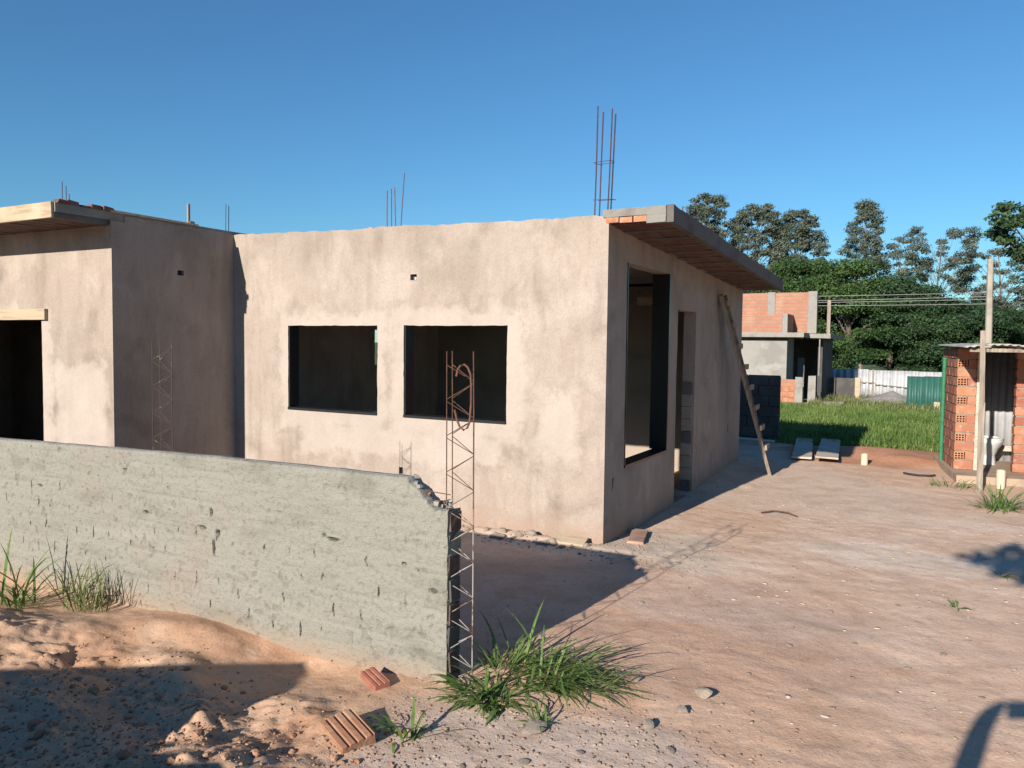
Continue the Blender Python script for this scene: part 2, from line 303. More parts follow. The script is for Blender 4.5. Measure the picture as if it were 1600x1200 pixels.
def wall(name, u0, u1, z0, top, holes, axis, p0, thick, mat, parent, step=.05, disp=.004, rag=.0, seed=0):
    """plastered wall with real openings; axis 'x' faces -Y at Y=p0, axis 'y' faces +X at X=p0"""
    ztop = max(top(u0), top(u1), top((u0+u1)/2)); zl = max([h[3] for h in holes] + [z0])
    def cuts(a, b, pts):
        ps = sorted(set([a, b] + [p for p in pts if a < p < b])); out = []
        for p, q in zip(ps[:-1], ps[1:]):
            n = max(1, int(round((q-p)/step))); out += [p+(q-p)*i/n for i in range(n)]
        return np.array(out+[b])
    U = cuts(u0, u1, [h[0] for h in holes]+[h[1] for h in holes]); Z = cuts(z0, ztop, [h[2] for h in holes]+[h[3] for h in holes])
    nu, nz = len(U), len(Z)
    UU, ZZ = np.meshgrid(U, Z, indexing='ij')
    T = np.array([top(u) for u in U])[:, None]
    ZF = np.where(ZZ > zl, zl+(ZZ-zl)*(T-zl)/(ztop-zl), ZZ)
    if rag: ZF[:, -1] += (fbm(U, U*0+seed, .06, 3, seed)+fbm(U, U*0+seed, .4, 3, seed+5))*rag
    D = fbm(UU, ZZ, .5, 4, seed+1)*disp*2
    D[0] = 0; D[-1] = 0
    UF = UU.copy()
    for h in holes:
        if h[1]-h[0] < .3: continue
        j_ = np.abs(fbm(UU+ZZ, UU-ZZ, .05, 3, seed+3))*.016+np.maximum(0, fbm(UU+ZZ, UU-ZZ, .3, 2, seed+4))*.02
        inz = (ZZ >= h[2]-1e-6) & (ZZ <= h[3]+1e-6); inu = (UU >= h[0]-1e-6) & (UU <= h[1]+1e-6)
        UF -= j_*(np.abs(UU-h[0]) < 1e-6)*inz; UF += j_*(np.abs(UU-h[1]) < 1e-6)*inz; ZF += j_*(np.abs(ZZ-h[3]) < 1e-6)*inu
    def pos(u, z, d): return np.stack([u, p0+d, z], -1) if axis == 'x' else np.stack([p0-d, u, z], -1)
    Vf = pos(UF, ZF, D).reshape(-1, 3); ZB = ZF.copy()
    if rag: ZB[:, -1] += fbm(U, U*0+9, .08, 3, seed+8)*rag
    Vb = pos(UU, ZB, np.full_like(D, thick)).reshape(-1, 3)
    uc = (U[:-1]+U[1:])/2; zc = (Z[:-1]+Z[1:])/2
    S = np.ones((nu-1, nz-1), bool)
    for h in holes: S &= ~((uc[:, None] > h[0]) & (uc[:, None] < h[1]) & (zc[None] > h[2]) & (zc[None] < h[3]))
    idx = np.arange(nu*nz).reshape(nu, nz); B = nu*nz; F = []
    ii, jj = np.nonzero(S)
    a, b, c, d = idx[ii, jj], idx[ii+1, jj], idx[ii+1, jj+1], idx[ii, jj+1]
    F.append(np.stack([a, b, c, d], 1)); F.append(np.stack([a, d, c, b], 1)+B)
    P = np.pad(S, 1)
    for (di, dj) in ((-1, 0), (1, 0), (0, -1), (0, 1)):
        nb = P[1+di:1+di+nu-1, 1+dj:1+dj+nz-1]; ii, jj = np.nonzero(S & ~nb)
        if di == -1: e0, e1 = idx[ii, jj], idx[ii, jj+1]
        elif di == 1: e0, e1 = idx[ii+1, jj+1], idx[ii+1, jj]
        elif dj == -1: e0, e1 = idx[ii+1, jj], idx[ii, jj]
        else: e0, e1 = idx[ii, jj+1], idx[ii+1, jj+1]
        F.append(np.stack([e0, e1, e1+B, e0+B], 1))
    F = np.concatenate(F); V = np.concatenate([Vf, Vb])
    used = np.unique(F); rm = np.full(len(V), -1); rm[used] = np.arange(len(used))
    me = mesh_np(name, V[used], rm[F], smooth=True); me.set_sharp_from_angle(angle=math.radians(35))
    return obj(name, me, mat, parent)

# ------------------------------------------------------------------ terrain
BUMPS = [(-5.15, 2.55, .75, .42, .17), (-4.15, 3.28, .55, .22, .10), (-3.45, 2.72, .22, .16, .10), (-3.1, 2.55, .22, .14, .07), (-2.85, 2.9, .2, .12, .05),
         (-3.0, 2.0, .5, .35, .10), (-2.6, 2.2, .35, .25, .07), (-3.7, 2.2, .4, .25, .06), (-4.6, 2.95, .3, .15, .05), (-3.75, 2.95, .25, .12, .06), (-2.5, 2.75, .25, .15, .04),
         (-0.9, 14.6, 1.0, .7, .12), (-.3, 13.9, .5, .3, .06), (-2.75, 11.2, .45, 1.6, .13), (-3.4, 6.4, .7, .16, .06), (-2.3, 6.5, .5, .4, .025)]
def H(x, y):
    x = np.asarray(x, float); y = np.asarray(y, float)
    z = -np.clip(y-16, 0, 24)*.02 + 0*x
    sand = sm(-2.05, -2.75, x+.25*fbm(x, y, .5, 3, 4))*sm(3.6, 3.3, y)
    near = sm(-.2, .8, y-1.2); z = z + .2*(1-near)*sm(6, 2, np.abs(y))
    z = z - .06*sand*sm(-2.3, -3.2, x)
    for (bx, by, rx, ry, h) in BUMPS: z = z + h*np.exp(-((x-bx)/rx)**2-((y-by)/ry)**2)
    crumb = sand*sm(3.1, 2.6, y)
    rough = np.abs(fbm(x, y, .22, 5, 6))*.13 + np.abs(fbm(x, y, .075, 4, 5))*.065 + np.maximum(0, fbm(x, y, .13, 3, 13))*.10 + fbm(x, y, .5, 3, 7)*.09
    z = z + sand*(fbm(x, y, .7, 4, 2)*.07) + crumb*(rough-.02) + sand*fbm(x, y, .12, 4, 3)*.022
    fine = sm(25, 12, np.hypot(x, y))
    z = z + fine*(fbm(x, y*1.6, .45, 4, 12)*.014*(1-sand) + fbm(x, y, 1.6, 4, 8)*.03 + fbm(x, y, .10, 3, 9)*.010*(1-sand*.6))
    return z
def grid_axis(segs):
    out = [segs[0][0]]
    for a, b, st in segs:
        n = max(1, int(round((b-a)/st))); out += [a+(b-a)*(i+1)/n for i in range(n)]
    return np.array(out)
gx = np.concatenate([-np.geomspace(700, 6.5, 34), grid_axis([(-6.3, -1.8, .0165), (-1.8, 1.4, .032), (1.4, 3, .12)]), np.geomspace(3.4, 700, 34)])
gy = np.concatenate([-np.geomspace(700, 1.0, 24), grid_axis([(-.6, 1.3, .12), (1.3, 4.6, .0165), (4.6, 9, .036), (9, 17, .08), (17, 32, .3)]), np.geomspace(33, 1200, 30)])
GX, GY = np.meshgrid(gx, gy, indexing='ij'); GZ = H(GX, GY)
n1, n2 = GX.shape; idx = np.arange(n1*n2).reshape(n1, n2)
F = np.stack([idx[:-1, :-1], idx[1:, :-1], idx[1:, 1:], idx[:-1, 1:]], -1).reshape(-1, 4)
gme = mesh_np('ground', np.stack([GX, GY, GZ], -1).reshape(-1, 3), F, smooth=True)
def ell(x, y, cx, cy, rx, ry, ns=.5, na=.8, seed=0, rot=0):
    c, s = math.cos(rot), math.sin(rot); dx, dy = x-cx, y-cy
    d = np.hypot((dx*c+dy*s)/rx, (-dx*s+dy*c)/ry) + fbm(x, y, ns, 4, seed)*na
    return sm(1.12, .82, d)
def lay(col, w, c): return col*(1-w[..., None]) + np.array(c)*w[..., None]
x, y = GX, GY
col = np.zeros(GX.shape+(3,)) + np.array((.565, .415, .315))
col = lay(col, sm(.0, .22, fbm(x, y, 1.4, 5, 21))*.7, (.60, .465, .365))
col = lay(col, sm(.02, .2, fbm(x, y, .8, 5, 22))*.45, (.50, .325, .225))
col = lay(col, sm(.03, .16, fbm(x*.55, y*1.3, .9, 5, 71))*.55, (.62, .50, .41)); col = lay(col, sm(.05, .2, fbm(x, y, 2.2, 4, 72))*.55, (.53, .335, .225)); col = lay(col, sm(.06, .18, fbm(x, y, .25, 4, 73))*.35, (.47, .33, .245))
col = lay(col, sm(9, 13, y)*.5, (.52, .35, .25))
col = lay(col, ell(x, y, -1.15, 5.35, .9, .35, .4, .9, 23)*.7, (.53, .46, .39))
col = lay(col, ell(x, y, -.25, 7.5, .75, .5, .35, .5, 24)*.5, (.58, .50, .43))
col = lay(col, ell(x, y, -2.2, 6.6, .75, .7, .35, .8, 25)*.7, (.50, .42, .34))
col = lay(col, ell(x, y, -1.3, 10.4, 1.2, 1.8, .6, .9, 31)*.6, (.54, .43, .34))
col = lay(col, ell(x, y, -3.6, 6.38, 1.3, .28, .25, .6, 26)*.7, (.50, .40, .33))
col = lay(col, ell(x, y, -1.9, 5.0, 1.6, 1.2, .5, .6, 27)*.6, (.43, .28, .205))
gravel = ell(x, y, -1.45, 2.9, .95, .75, .3, .7, 28); col = lay(col, gravel*.8, (.47, .375, .315))
col = lay(col, ell(x, y, -1.75, 3.75, .5, .35, .3, .7, 29)*.55, (.50, .31, .20))
col = lay(col, ell(x, y, -.9, 14.6, 1.6, 1.5, .5, .5, 30)*.9, (.40, .195, .115))
sandm = sm(-2.0, -2.5, x+.35*fbm(x, y, .5, 4, 4))*sm(3.65, 3.4, y)
col = lay(col, sandm*.9, (.44, .285, .190)); col = lay(col, sandm*sm(.02, .2, fbm(x, y, .6, 4, 33))*.6, (.38, .215, .13))
col = lay(col, sm(15.3, 15.9, y+fbm(x, y, 1.2, 3, 34)), (.17, .15, .06)); col = lay(col, sm(26, 29, y+3*fbm(x, y, 3, 3, 35)), (.28, .24, .14)); col = lay(col, sm(36, 42, y), (.09, .12, .04))
at = gme.color_attributes.new('zone', 'FLOAT_COLOR', 'POINT')
at.data.foreach_set('color', np.concatenate([col, np.ones(GX.shape+(1,))], -1).astype(np.float32).ravel())
DIRT = M('dirt', (.5, .4, .3), [dict(mulc=(.84, .80, .77), s=3.2, lo=.44, hi=.66, a=.7, d=6), dict(c=(.62, .52, .42), s=16, lo=.62, hi=.74, a=.5, d=5, st=(1, 1, 1)),
        dict(mulc=(.76, .70, .65), s=22, lo=.54, hi=.68, a=.6, d=5), dict(mulc=(1.18, 1.16, 1.12), s=75, lo=.52, hi=.62, a=.6, d=3), dict(mulc=(.78, .73, .70), s=120, lo=.54, hi=.64, a=.5, d=3)],
        rough=.97, spec=.12, attr='zone', bumps=((9, .008, 6), (60, .003, 5), (180, .0012, 3)))
tag(obj('ground', gme, DIRT), 'reddish packed dirt yard running from the sand heap to the far trees', None, None, 'structure')
def hz(x, y): return float(H(x, y))

# ------------------------------------------------------------------ main house
house = empty('unfinished_house', (-5, 9, 0), 'single storey unfinished house with raw tan cement render and open windows', 'house')
def soff(y): return 2.885-.044*(y-6.49)
facade = wall('facade_wall', -7.23, -2.574, -.35, lambda u: 3.048-(u+7.23)/4.656*.09, [(-6.38, -5.13, 1.06, 1.995), (-4.785, -3.585, 1.06, 1.995), (-4.71, -4.63, 2.455, 2.515), (-4.84, -4.79, .47, .54)],
              'x', 6.49, .15, PLASTER, house, .045, .004, .035, 1)
side = wall('side_wall', 6.64, 11.93, -.35, lambda u: soff(u), [(6.99, 8.31, .66, 2.60), (8.63, 9.39, .03, 2.23), (11.15, 11.22, .60, .74)], 'y', -2.574, .15, PLASTER, house, .06, .005, 0, 2)
wc = wall('wing_side_wall', 5.105, 11.78, -.35, lambda u: 3.06-.044*max(0, u-6.7), [(5.72, 5.80, 2.52, 2.575), (9.10, 9.8, 1.48, 2.0)], 'y', -7.23, .15, PLASTER, house, .06, .004, .02, 3)
wf = wall('wing_front_wall', -11.6, -7.23, -.35, lambda u: 3.0, [(-9.62, -8.43, .03, 2.02)], 'x', 4.955, .15, PLASTER, house, .06, .004, 0, 4)
wall('back_wall', -7.23, -2.724, -.35, lambda u: 2.60, [], 'x', 11.78, .15, PLASTER_IN, house, .3, .004, 0, 5)
wall('wing_back_wall', -11.6, -7.38, -.35, lambda u: 2.9, [], 'x', 8.6, .15, PLASTER_IN, house, .3, 0, 0, 6)
wall('wing_end_wall', 5.105, 8.6, -.35, lambda u: 2.9, [], 'y', -11.45, .15, PLASTER_IN, house, .3, 0, 0, 7)
wall('partition_wall', -11.45, -9.0, -.3, lambda u: 2.9, [], 'x', 6.3, .12, PLASTER_IN, house, .3, 0, 0, 8)
MB().box((-7.23, 6.64, -.3), (-2.724, 11.78, .035)).build('floor', CONC, house)
MB().box((-11.45, 5.105, -.3), (-7.38, 8.6, .03)).build('floor', CONC, house)
# roof slab over the rooms (slopes to the back) and the overhangs
def slab(name, x0, x1, y0, y1, zb, thick, mat, parent, n=14, rag=0):
    b = MB(); ys = [y0+(y1-y0)*i/n for i in range(n+1)]
    for i in range(n+1):
        z = zb(ys[i]); j = random.uniform(-rag, rag)
        b.v += [(x0, ys[i], z), (x1, ys[i], z), (x1, ys[i], z+thick+j), (x0, ys[i], z+thick+j)]
    for i in range(n):
        k = i*4
        for a, c in ((0, 1), (1, 2), (2, 3), (3, 0)): b.f.append((k+a, k+4+a, k+4+c, k+c))
    b.f += [(0, 1, 2, 3), (n*4+3, n*4+2, n*4+1, n*4)]
    return b.build(name, mat, parent)
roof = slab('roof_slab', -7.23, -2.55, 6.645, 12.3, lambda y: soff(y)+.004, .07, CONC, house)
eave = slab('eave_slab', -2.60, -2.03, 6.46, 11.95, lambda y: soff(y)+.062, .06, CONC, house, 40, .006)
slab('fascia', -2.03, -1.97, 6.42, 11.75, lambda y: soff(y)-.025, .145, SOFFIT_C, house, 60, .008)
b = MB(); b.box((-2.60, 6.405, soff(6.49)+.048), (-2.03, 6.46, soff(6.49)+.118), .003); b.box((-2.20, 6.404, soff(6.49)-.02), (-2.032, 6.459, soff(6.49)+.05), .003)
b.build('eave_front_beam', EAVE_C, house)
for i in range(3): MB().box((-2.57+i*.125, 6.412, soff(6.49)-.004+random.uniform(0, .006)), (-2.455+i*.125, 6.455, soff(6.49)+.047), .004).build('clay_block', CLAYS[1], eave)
k = 0; yy = 6.47
ang = -math.atan(.044)
blk = MB().box((-.066, -.155, 0), (.066, .155, .058)); blkme = bpy.data.meshes.new('clay_soffit_block'); blkme.from_pydata(blk.v, [], blk.f); blkme.materials.append(DARK_CLAY)
blkme2 = blkme.copy(); blkme2.materials.clear(); blkme2.materials.append(DARK_CLAY2)
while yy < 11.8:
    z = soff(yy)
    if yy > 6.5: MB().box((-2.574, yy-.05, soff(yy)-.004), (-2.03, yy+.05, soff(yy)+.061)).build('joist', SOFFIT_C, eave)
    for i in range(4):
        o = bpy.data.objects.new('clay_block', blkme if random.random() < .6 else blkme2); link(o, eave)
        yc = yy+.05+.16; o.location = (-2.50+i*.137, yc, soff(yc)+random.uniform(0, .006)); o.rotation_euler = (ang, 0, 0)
    yy += .42
# wing overhang with its formwork board
weave = MB().box((-11.6, 4.40, 3.005), (-7.24, 8.7, 3.085), .004).build('wing_roof_slab', CONC, house)
MB().box((-11.4, 4.372, 2.945), (-7.255, 4.397, 3.095), .002).build('formwork_board', WOODY, house, bevel=.003)
xx = -7.26
blk = MB().box((-.145, -.07, 0), (.145, .07, .05)); wbm = bpy.data.meshes.new('clay_soffit_block_wing'); wbm.from_pydata(blk.v, [], blk.f); wbm.materials.append(DARK_CLAY2)
while xx > -11.3:
    MB().box((xx-.09, 4.40, 2.952), (xx, 4.952, 3.004)).build('joist', SOFFIT_C, weave)
    for i in range(4):
        o = bpy.data.objects.new('clay_block', wbm); link(o, weave); o.location = (xx-.09-.15, 4.475+i*.14, 2.953+random.uniform(0, .005))
    xx -= .40
# broken brick courses along the right end of the wing roof, and the plank capping the return wall
for i in range(5):
    y0 = 4.42+i*.112
    MB().box((-7.30, y0, 3.086), (-7.22+random.uniform(-.02, .03), y0+.105, 3.105+random.uniform(0, .03)), .008).build('brick', DARK_CLAY, weave)
MB().box((-7.40, 4.94, 3.080), (-7.205, 5.98, 3.100), .003).build('capping_plank', WOOD, house)
MB().box((-9.7, 4.915, 2.018), (-8.31, 4.953, 2.136), .002).build('lintel_board', WOODY, house, bevel=.003)
# window sills and jambs
def sill_jamb_x(x0, x1, z0, z1):
    e = MB().box((x0-.0, 6.478, z0), (x1, 6.645, z0+.025)).build('window_sill', GRANITE, house)
    MB().box((x0, 6.502, z0+.0255), (x0+.012, 6.644, z1)).build('dark_jamb', GRANITE, house)  # dark strip standing in for shade on the plain plaster reveal
sill_jamb_x(-6.38, -5.13, 1.06, 1.995); sill_jamb_x(-4.785, -3.585, 1.06, 1.995)
MB().box((-2.73, 6.99, .66), (-2.560, 8.31, .685)).build('window_sill', GRANITE, house)
MB().box((-2.76, 8.285, .6855), (-2.565, 8.31, 2.60)).build('dark_jamb', GRANITE, house)
MB().box((-2.729, 6.99, .6855), (-2.567, 7.005, 2.60)).build('dark_jamb', GRANITE, house)
wall('room_partition', -7.23, -2.724, -.3, lambda u: 2.66, [], 'x', 10.75, .12, PLASTER_IN, house, .3, 0, 0, 9)
MB().box((-3.4, 9.6, 2.34), (-2.73, 9.72, 2.44)).build('inner_lintel', WOODY, house)
# rough blocks showing in the doorway reveal
for i in range(9):
    MB().box((-2.722, 9.372, .04+i*.15), (-2.60, 9.388, .04+i*.15+.138), .004).build('reveal_block', PLASTER_IN if i % 4 else SOFFIT_C, house)
# electrical boxes
def ebox(pts, mat=DARK_EL):
    MB().box(*pts).build('electrical_box', mat, house)
ebox(((-4.709, 6.53, 2.456), (-4.631, 6.60, 2.514))); MB().box((-4.668, 6.505, 2.462), (-4.645, 6.528, 2.485)).build('box_insert', PLASTIC_W, house)
ebox(((-4.839, 6.53, .471), (-4.791, 6.60, .539))); ebox(((-7.32, 5.721, 2.521), (-7.27, 5.799, 2.574))); ebox(((-2.68, 11.151, .601), (-2.62, 11.219, .739)))
MB().box((-2.60, 6.69, .42), (-2.5735, 6.745, .60), .006).build('plaster_scar', CONC_D, house)

# starter bars on the roof
def bars(name, label, pts, r, mat, ties=(), group=None):
    base = Vector(pts[0][0]); e = empty(name, base, label, 'rebar', group)
    for (p, q) in pts:
        p, q = Vector(p), Vector(q); mid = (p+q)/2 + Vector((random.uniform(-.004, .004), random.uniform(-.004, .004), 0))
        MB().tube([p, mid, q], r, 6).build('bar', mat, e)
    for t in ties: MB().tube(t, .0028, 5).build('stirrup', mat, e)
    return e
bars('starter_bars', 'tall bundle of four purple brown starter bars on the corner of the house roof',
     [((-2.735, 6.545, 2.9), (-2.722, 6.55, 3.945)), ((-2.712, 6.60, 2.9), (-2.69, 6.60, 3.90)), ((-2.615, 6.55, 2.9), (-2.585, 6.55, 3.905)), ((-2.605, 6.60, 2.9), (-2.572, 6.60, 3.87))], .0062, REBAR_P,
     [[(-2.75, 6.54, 3.45), (-2.585, 6.54, 3.455), (-2.58, 6.61, 3.45), (-2.725, 6.61, 3.445), (-2.74, 6.53, 3.44)], [(-2.75, 6.54, 3.12), (-2.59, 6.54, 3.115), (-2.56, 6.61, 3.12), (-2.73, 6.61, 3.125)]])
bars('starter_bars', 'four thin uneven starter wires above the wall between the two facade windows',
     [((-5.085, 6.60, 2.9), (-5.09, 6.60, 3.40)), ((-5.035, 6.6, 2.9), (-5.036, 6.6, 3.42)), ((-4.975, 6.6, 2.9), (-4.995, 6.6, 3.43)), ((-4.92, 6.6, 2.9), (-4.87, 6.6, 3.565))], .0045, RUST)
bars('starter_bars', 'pair of thin starter wires where the wing meets the facade', [((-7.3, 6.44, 2.9), (-7.3, 6.443, 3.40)), ((-7.3, 6.475, 2.9), (-7.3, 6.485, 3.39))], .0045, RUST)
bars('starter_bars', 'three short starter wires standing on the wing roof behind the pale board', [((-10.04, 6.2, 3.0), (-10.035, 6.2, 3.85)), ((-9.95, 6.2, 3.0), (-9.955, 6.2, 3.79)), ((-9.88, 6.2, 3.0), (-9.89, 6.2, 3.68))], .006, RUST)
bars('starter_bars', 'two stubby starter wires poking up from the side eave', [((-2.05, 6.95, 2.93), (-2.05, 6.95, 3.08)), ((-2.04, 7.05, 2.93), (-2.04, 7.05, 3.085))], .0055, RUST)
st = empty('roof_stub', (-7.3, 5.93, 3.05), 'short brown timber stub standing on the top of the wing wall', 'post')
MB().box((-7.315, 5.915, 3.05), (-7.29, 5.94, 3.32), .002).build('stake', WOODG, st); MB().box((-7.33, 5.93, 3.10), (-7.28, 5.99, 3.135), .004).build('wedge', WOODG, st)

# ------------------------------------------------------------------ front boundary wall with broken end
fw_ = empty('boundary_wall', (-6, 3.49, 0), 'low boundary wall with rough grey cement coat and a broken end', 'wall')
def fence_top(u):
    t = 1.036+(u+6.42)*.0235
    t = np.where(u > -4.0, 1.092+(u+3.64)*.006, t)
    return np.where(u > -2.52, 1.098-(u+2.52)/.20*.155, t)*1.0
U = np.concatenate([np.arange(-11, -6.4, .08), np.arange(-6.4, -2.24, .0063), [-2.24]]); Z = np.concatenate([np.linspace(-.5, -.12, 12)[:-1], np.linspace(-.12, 1.1, 186)])
UU, ZZ = np.meshgrid(U, Z, indexing='ij')
T = np.maximum(fence_top(U), .945) + fbm(U, U*0, .25, 3, 40)*.010 + np.where(U > -2.54, fbm(U, U*0, .05, 3, 41)*.055, 0)
ZF = np.where(ZZ > .3, .3+(ZZ-.3)*(T[:, None]-.3)/.8, ZZ)
D = fbm(UU, ZF, .30, 4, 42)*.010 + fbm(UU, ZF, .06, 4, 43)*.007
row = ZF/.198; fr = np.abs(row-np.round(row)); D += .004*np.exp(-(fr/.06)**2)*sm(-.15, .25, fbm(UU, ZF, .5, 3, 44))
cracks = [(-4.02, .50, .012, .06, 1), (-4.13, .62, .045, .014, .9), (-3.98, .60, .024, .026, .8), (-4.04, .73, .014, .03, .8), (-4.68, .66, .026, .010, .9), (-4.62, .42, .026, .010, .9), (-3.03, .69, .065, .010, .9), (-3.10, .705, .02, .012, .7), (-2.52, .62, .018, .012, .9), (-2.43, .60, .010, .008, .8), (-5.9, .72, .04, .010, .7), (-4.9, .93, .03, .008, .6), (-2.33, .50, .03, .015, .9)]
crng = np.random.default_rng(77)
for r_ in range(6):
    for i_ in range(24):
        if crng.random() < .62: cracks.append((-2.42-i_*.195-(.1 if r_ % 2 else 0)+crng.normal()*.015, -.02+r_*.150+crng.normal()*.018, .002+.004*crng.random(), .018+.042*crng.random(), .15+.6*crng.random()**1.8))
CAV_SHADE = np.zeros_like(UU)  # mask that paints shade into the cracks and pits
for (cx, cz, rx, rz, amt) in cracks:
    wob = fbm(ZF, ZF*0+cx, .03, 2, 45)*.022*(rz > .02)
    d = ((UU-cx-wob)/max(rx*.8, .0034))**2+((ZF-cz)/(rz*.85))**2; D += .035*amt*np.exp(-d**2); CAV_SHADE = np.maximum(CAV_SHADE, amt*sm(.30, .85, np.exp(-d**2)*(1+1.8*fbm(UU, ZF, .025, 2, 47))))
nu, nz = UU.shape; idx = np.arange(nu*nz).reshape(nu, nz); B = nu*nz
D[-1] *= .3
edge_ = np.clip(1-(T[:, None]-ZF)/.022, 0, 1); D += .022*(1-np.sqrt(np.clip(1-edge_**2, 0, 1)))
endj = np.zeros((nu, nz)); endj[-1] = fbm(ZF[-1], ZF[-1]*0, .07, 3, 46)*.008
Vf = np.stack([UU+endj, 3.431+D, ZF], -1).reshape(-1, 3); Vb = np.stack([UU+endj*1.4, 3.56-D*.4, ZF-np.where(ZZ > 1.09, .012, 0)], -1).reshape(-1, 3)
q = np.stack([idx[:-1, :-1], idx[1:, :-1], idx[1:, 1:], idx[:-1, 1:]], -1).reshape(-1, 4)
t_ = np.stack([idx[:-1, -1], idx[1:, -1], idx[1:, -1]+B, idx[:-1, -1]+B], -1)
e_ = np.stack([idx[-1, :-1], idx[-1, :-1]+B, idx[-1, 1:]+B, idx[-1, 1:]], -1)
FF = np.concatenate([q, q[:, ::-1]+B, t_, e_])
pit = sm(.235, .30, fbm(UU, ZF, .05, 2, 48)+.35*fbm(UU, ZF, .5, 2, 49)); D2 = pit*.006; Vf[:, 1] += D2.ravel(); CAV_SHADE = np.maximum(CAV_SHADE, pit*.22)
fme = mesh_np('wall_body', np.concatenate([Vf, Vb]), FF, smooth=True); fme.set_sharp_from_angle(angle=math.radians(48))
fat = fme.attributes.new('cavity_shade', 'FLOAT', 'POINT'); fat.data.foreach_set('value', np.concatenate([CAV_SHADE.ravel(), CAV_SHADE.ravel()*0]).astype(np.float32))
obj('wall_body', fme, FENCE, fw_); fme.materials.append(M('wall_top_lightened', (.36, .34, .30), [dict(c=(.27, .255, .22), s=9, lo=.45, hi=.65, a=.7)], rough=.95))  # top faces given a paler colour to offset their dim grazing light
mi = np.zeros(len(fme.polygons), np.int32); mi[2*len(q):2*len(q)+len(t_)] = 1; fme.polygons.foreach_set('material_index', mi)
# the raw broken end: individual courses of block with recessed mortar
for i in range(8):
    z0 = -.06+i*.127; jx = random.uniform(-.008, .004)
    MB().box((-2.30, 3.447, z0), (-2.232+jx, 3.545, min(z0+.115, .93)), .006).build('end_block', END_B if i % 2 else CONC_D, fw_)
MB().box((-2.36, 3.44, -.3), (-2.247, 3.552, .92), .004).build('end_mortar', CONC_D, fw_)
# rubble crumbs along the broken slope
for i in range(16):
    t = random.random(); X = -2.52+t*.24; zz = max(1.098-t*.2*.78, .94)+random.uniform(-.01, .012)
    r = random.uniform(.006, .016)
    MB().box((-r, -r, -r*.7), (r, r, r*.7), r*.35, Matrix.Translation((X, random.uniform(3.45, 3.54), zz)) @ Matrix.Rotation(random.uniform(0, 3), 4, 'Z')).build('broken_chunk', CONC if i % 5 else DARK_CLAY, fw_)

# ------------------------------------------------------------------ lattice girders
def lattice(name, label, base, top, width, rot, mat, r=.0030, pitch=.193, start=0.0, lean=(0, 0)):
    e = empty(name, base, label, 'rebar frame'); bx, by, bz = base
    c, s = math.cos(rot), math.sin(rot)
    def p(lx, ly, z):
        k = (z-bz)/(top-bz); return (bx+lx*c-ly*s+lean[0]*k, by+lx*s+ly*c+lean[1]*k, z)
    A, Bc, Cc = (0, -.042), (0, .042), (width, 0)
    for (q, rr) in ((A, r), (Bc, r), (Cc, r*1.25)):
        pts = [p(q[0]+random.uniform(-.002, .002), q[1]+random.uniform(-.002, .002), bz-.1+(top+.1-bz)*i/6) for i in range(7)]
        MB().tube(pts, rr, 6).build('chord', mat, e)
    for q in (A, Bc):
        pts = []; z = bz+start; k = 0
        while z < top-.01:
            pts.append(p(*(q if k % 2 == 0 else Cc), z)); pts.append(p(*(q if k % 2 == 0 else Cc), z+.012)); z += pitch/2; k += 1
        MB().tube(pts, r*.8, 5).build('zigzag_web', mat, e)
    return e
lattice('lattice_girder', 'upright rusty lattice girder at the broken end of the boundary wall', (-2.262, 3.49, -.02), 1.79, .135, math.radians(12), RUST_CEMENT, lean=(-.012, 0))
lattice('lattice_girder', 'upright lattice girder standing behind the boundary wall before the shaded wing wall', (-5.10, 3.84, -.1), 1.81, .135, math.radians(14), RUST_DARK, r=.0030, start=.03)
hk = [(-2.186, 3.42, 1.661), (-2.178, 3.42, 1.695), (-2.16, 3.42, 1.718), (-2.14, 3.42, 1.724), (-2.118, 3.42, 1.71), (-2.10, 3.42, 1.675), (-2.095, 3.42, 1.62), (-2.098, 3.425, 1.52), (-2.105, 3.425, 1.43), (-2.12, 3.425, 1.395), (-2.142, 3.425, 1.383), (-2.167, 3.425, 1.40), (-2.188, 3.43, 1.437), (-2.202, 3.43, 1.485)]
tag(MB().tube(hk, .0058, 8).build('bent_bar', RUST, None, True), 'bent rusty steel hook hanging on the lattice girder', 'rebar')
tb = empty('tie_bars', (-2.45, 3.5, 1.0), 'thin bent tie bars sticking out of the broken wall top', 'rebar')
for pts in ([(-2.44, 3.48, 1.035), (-2.35, 3.46, 1.032), (-2.235, 3.45, 1.03)], [(-2.43, 3.50, 1.03), (-2.39, 3.49, 1.0), (-2.36, 3.48, .965)], [(-2.36, 3.5, .965), (-2.30, 3.48, .985), (-2.25, 3.47, 1.0)], [(-2.38, 3.52, .955), (-2.24, 3.47, .962)]):
    MB().tube(pts, .003, 5).build('bar', RUST, tb)

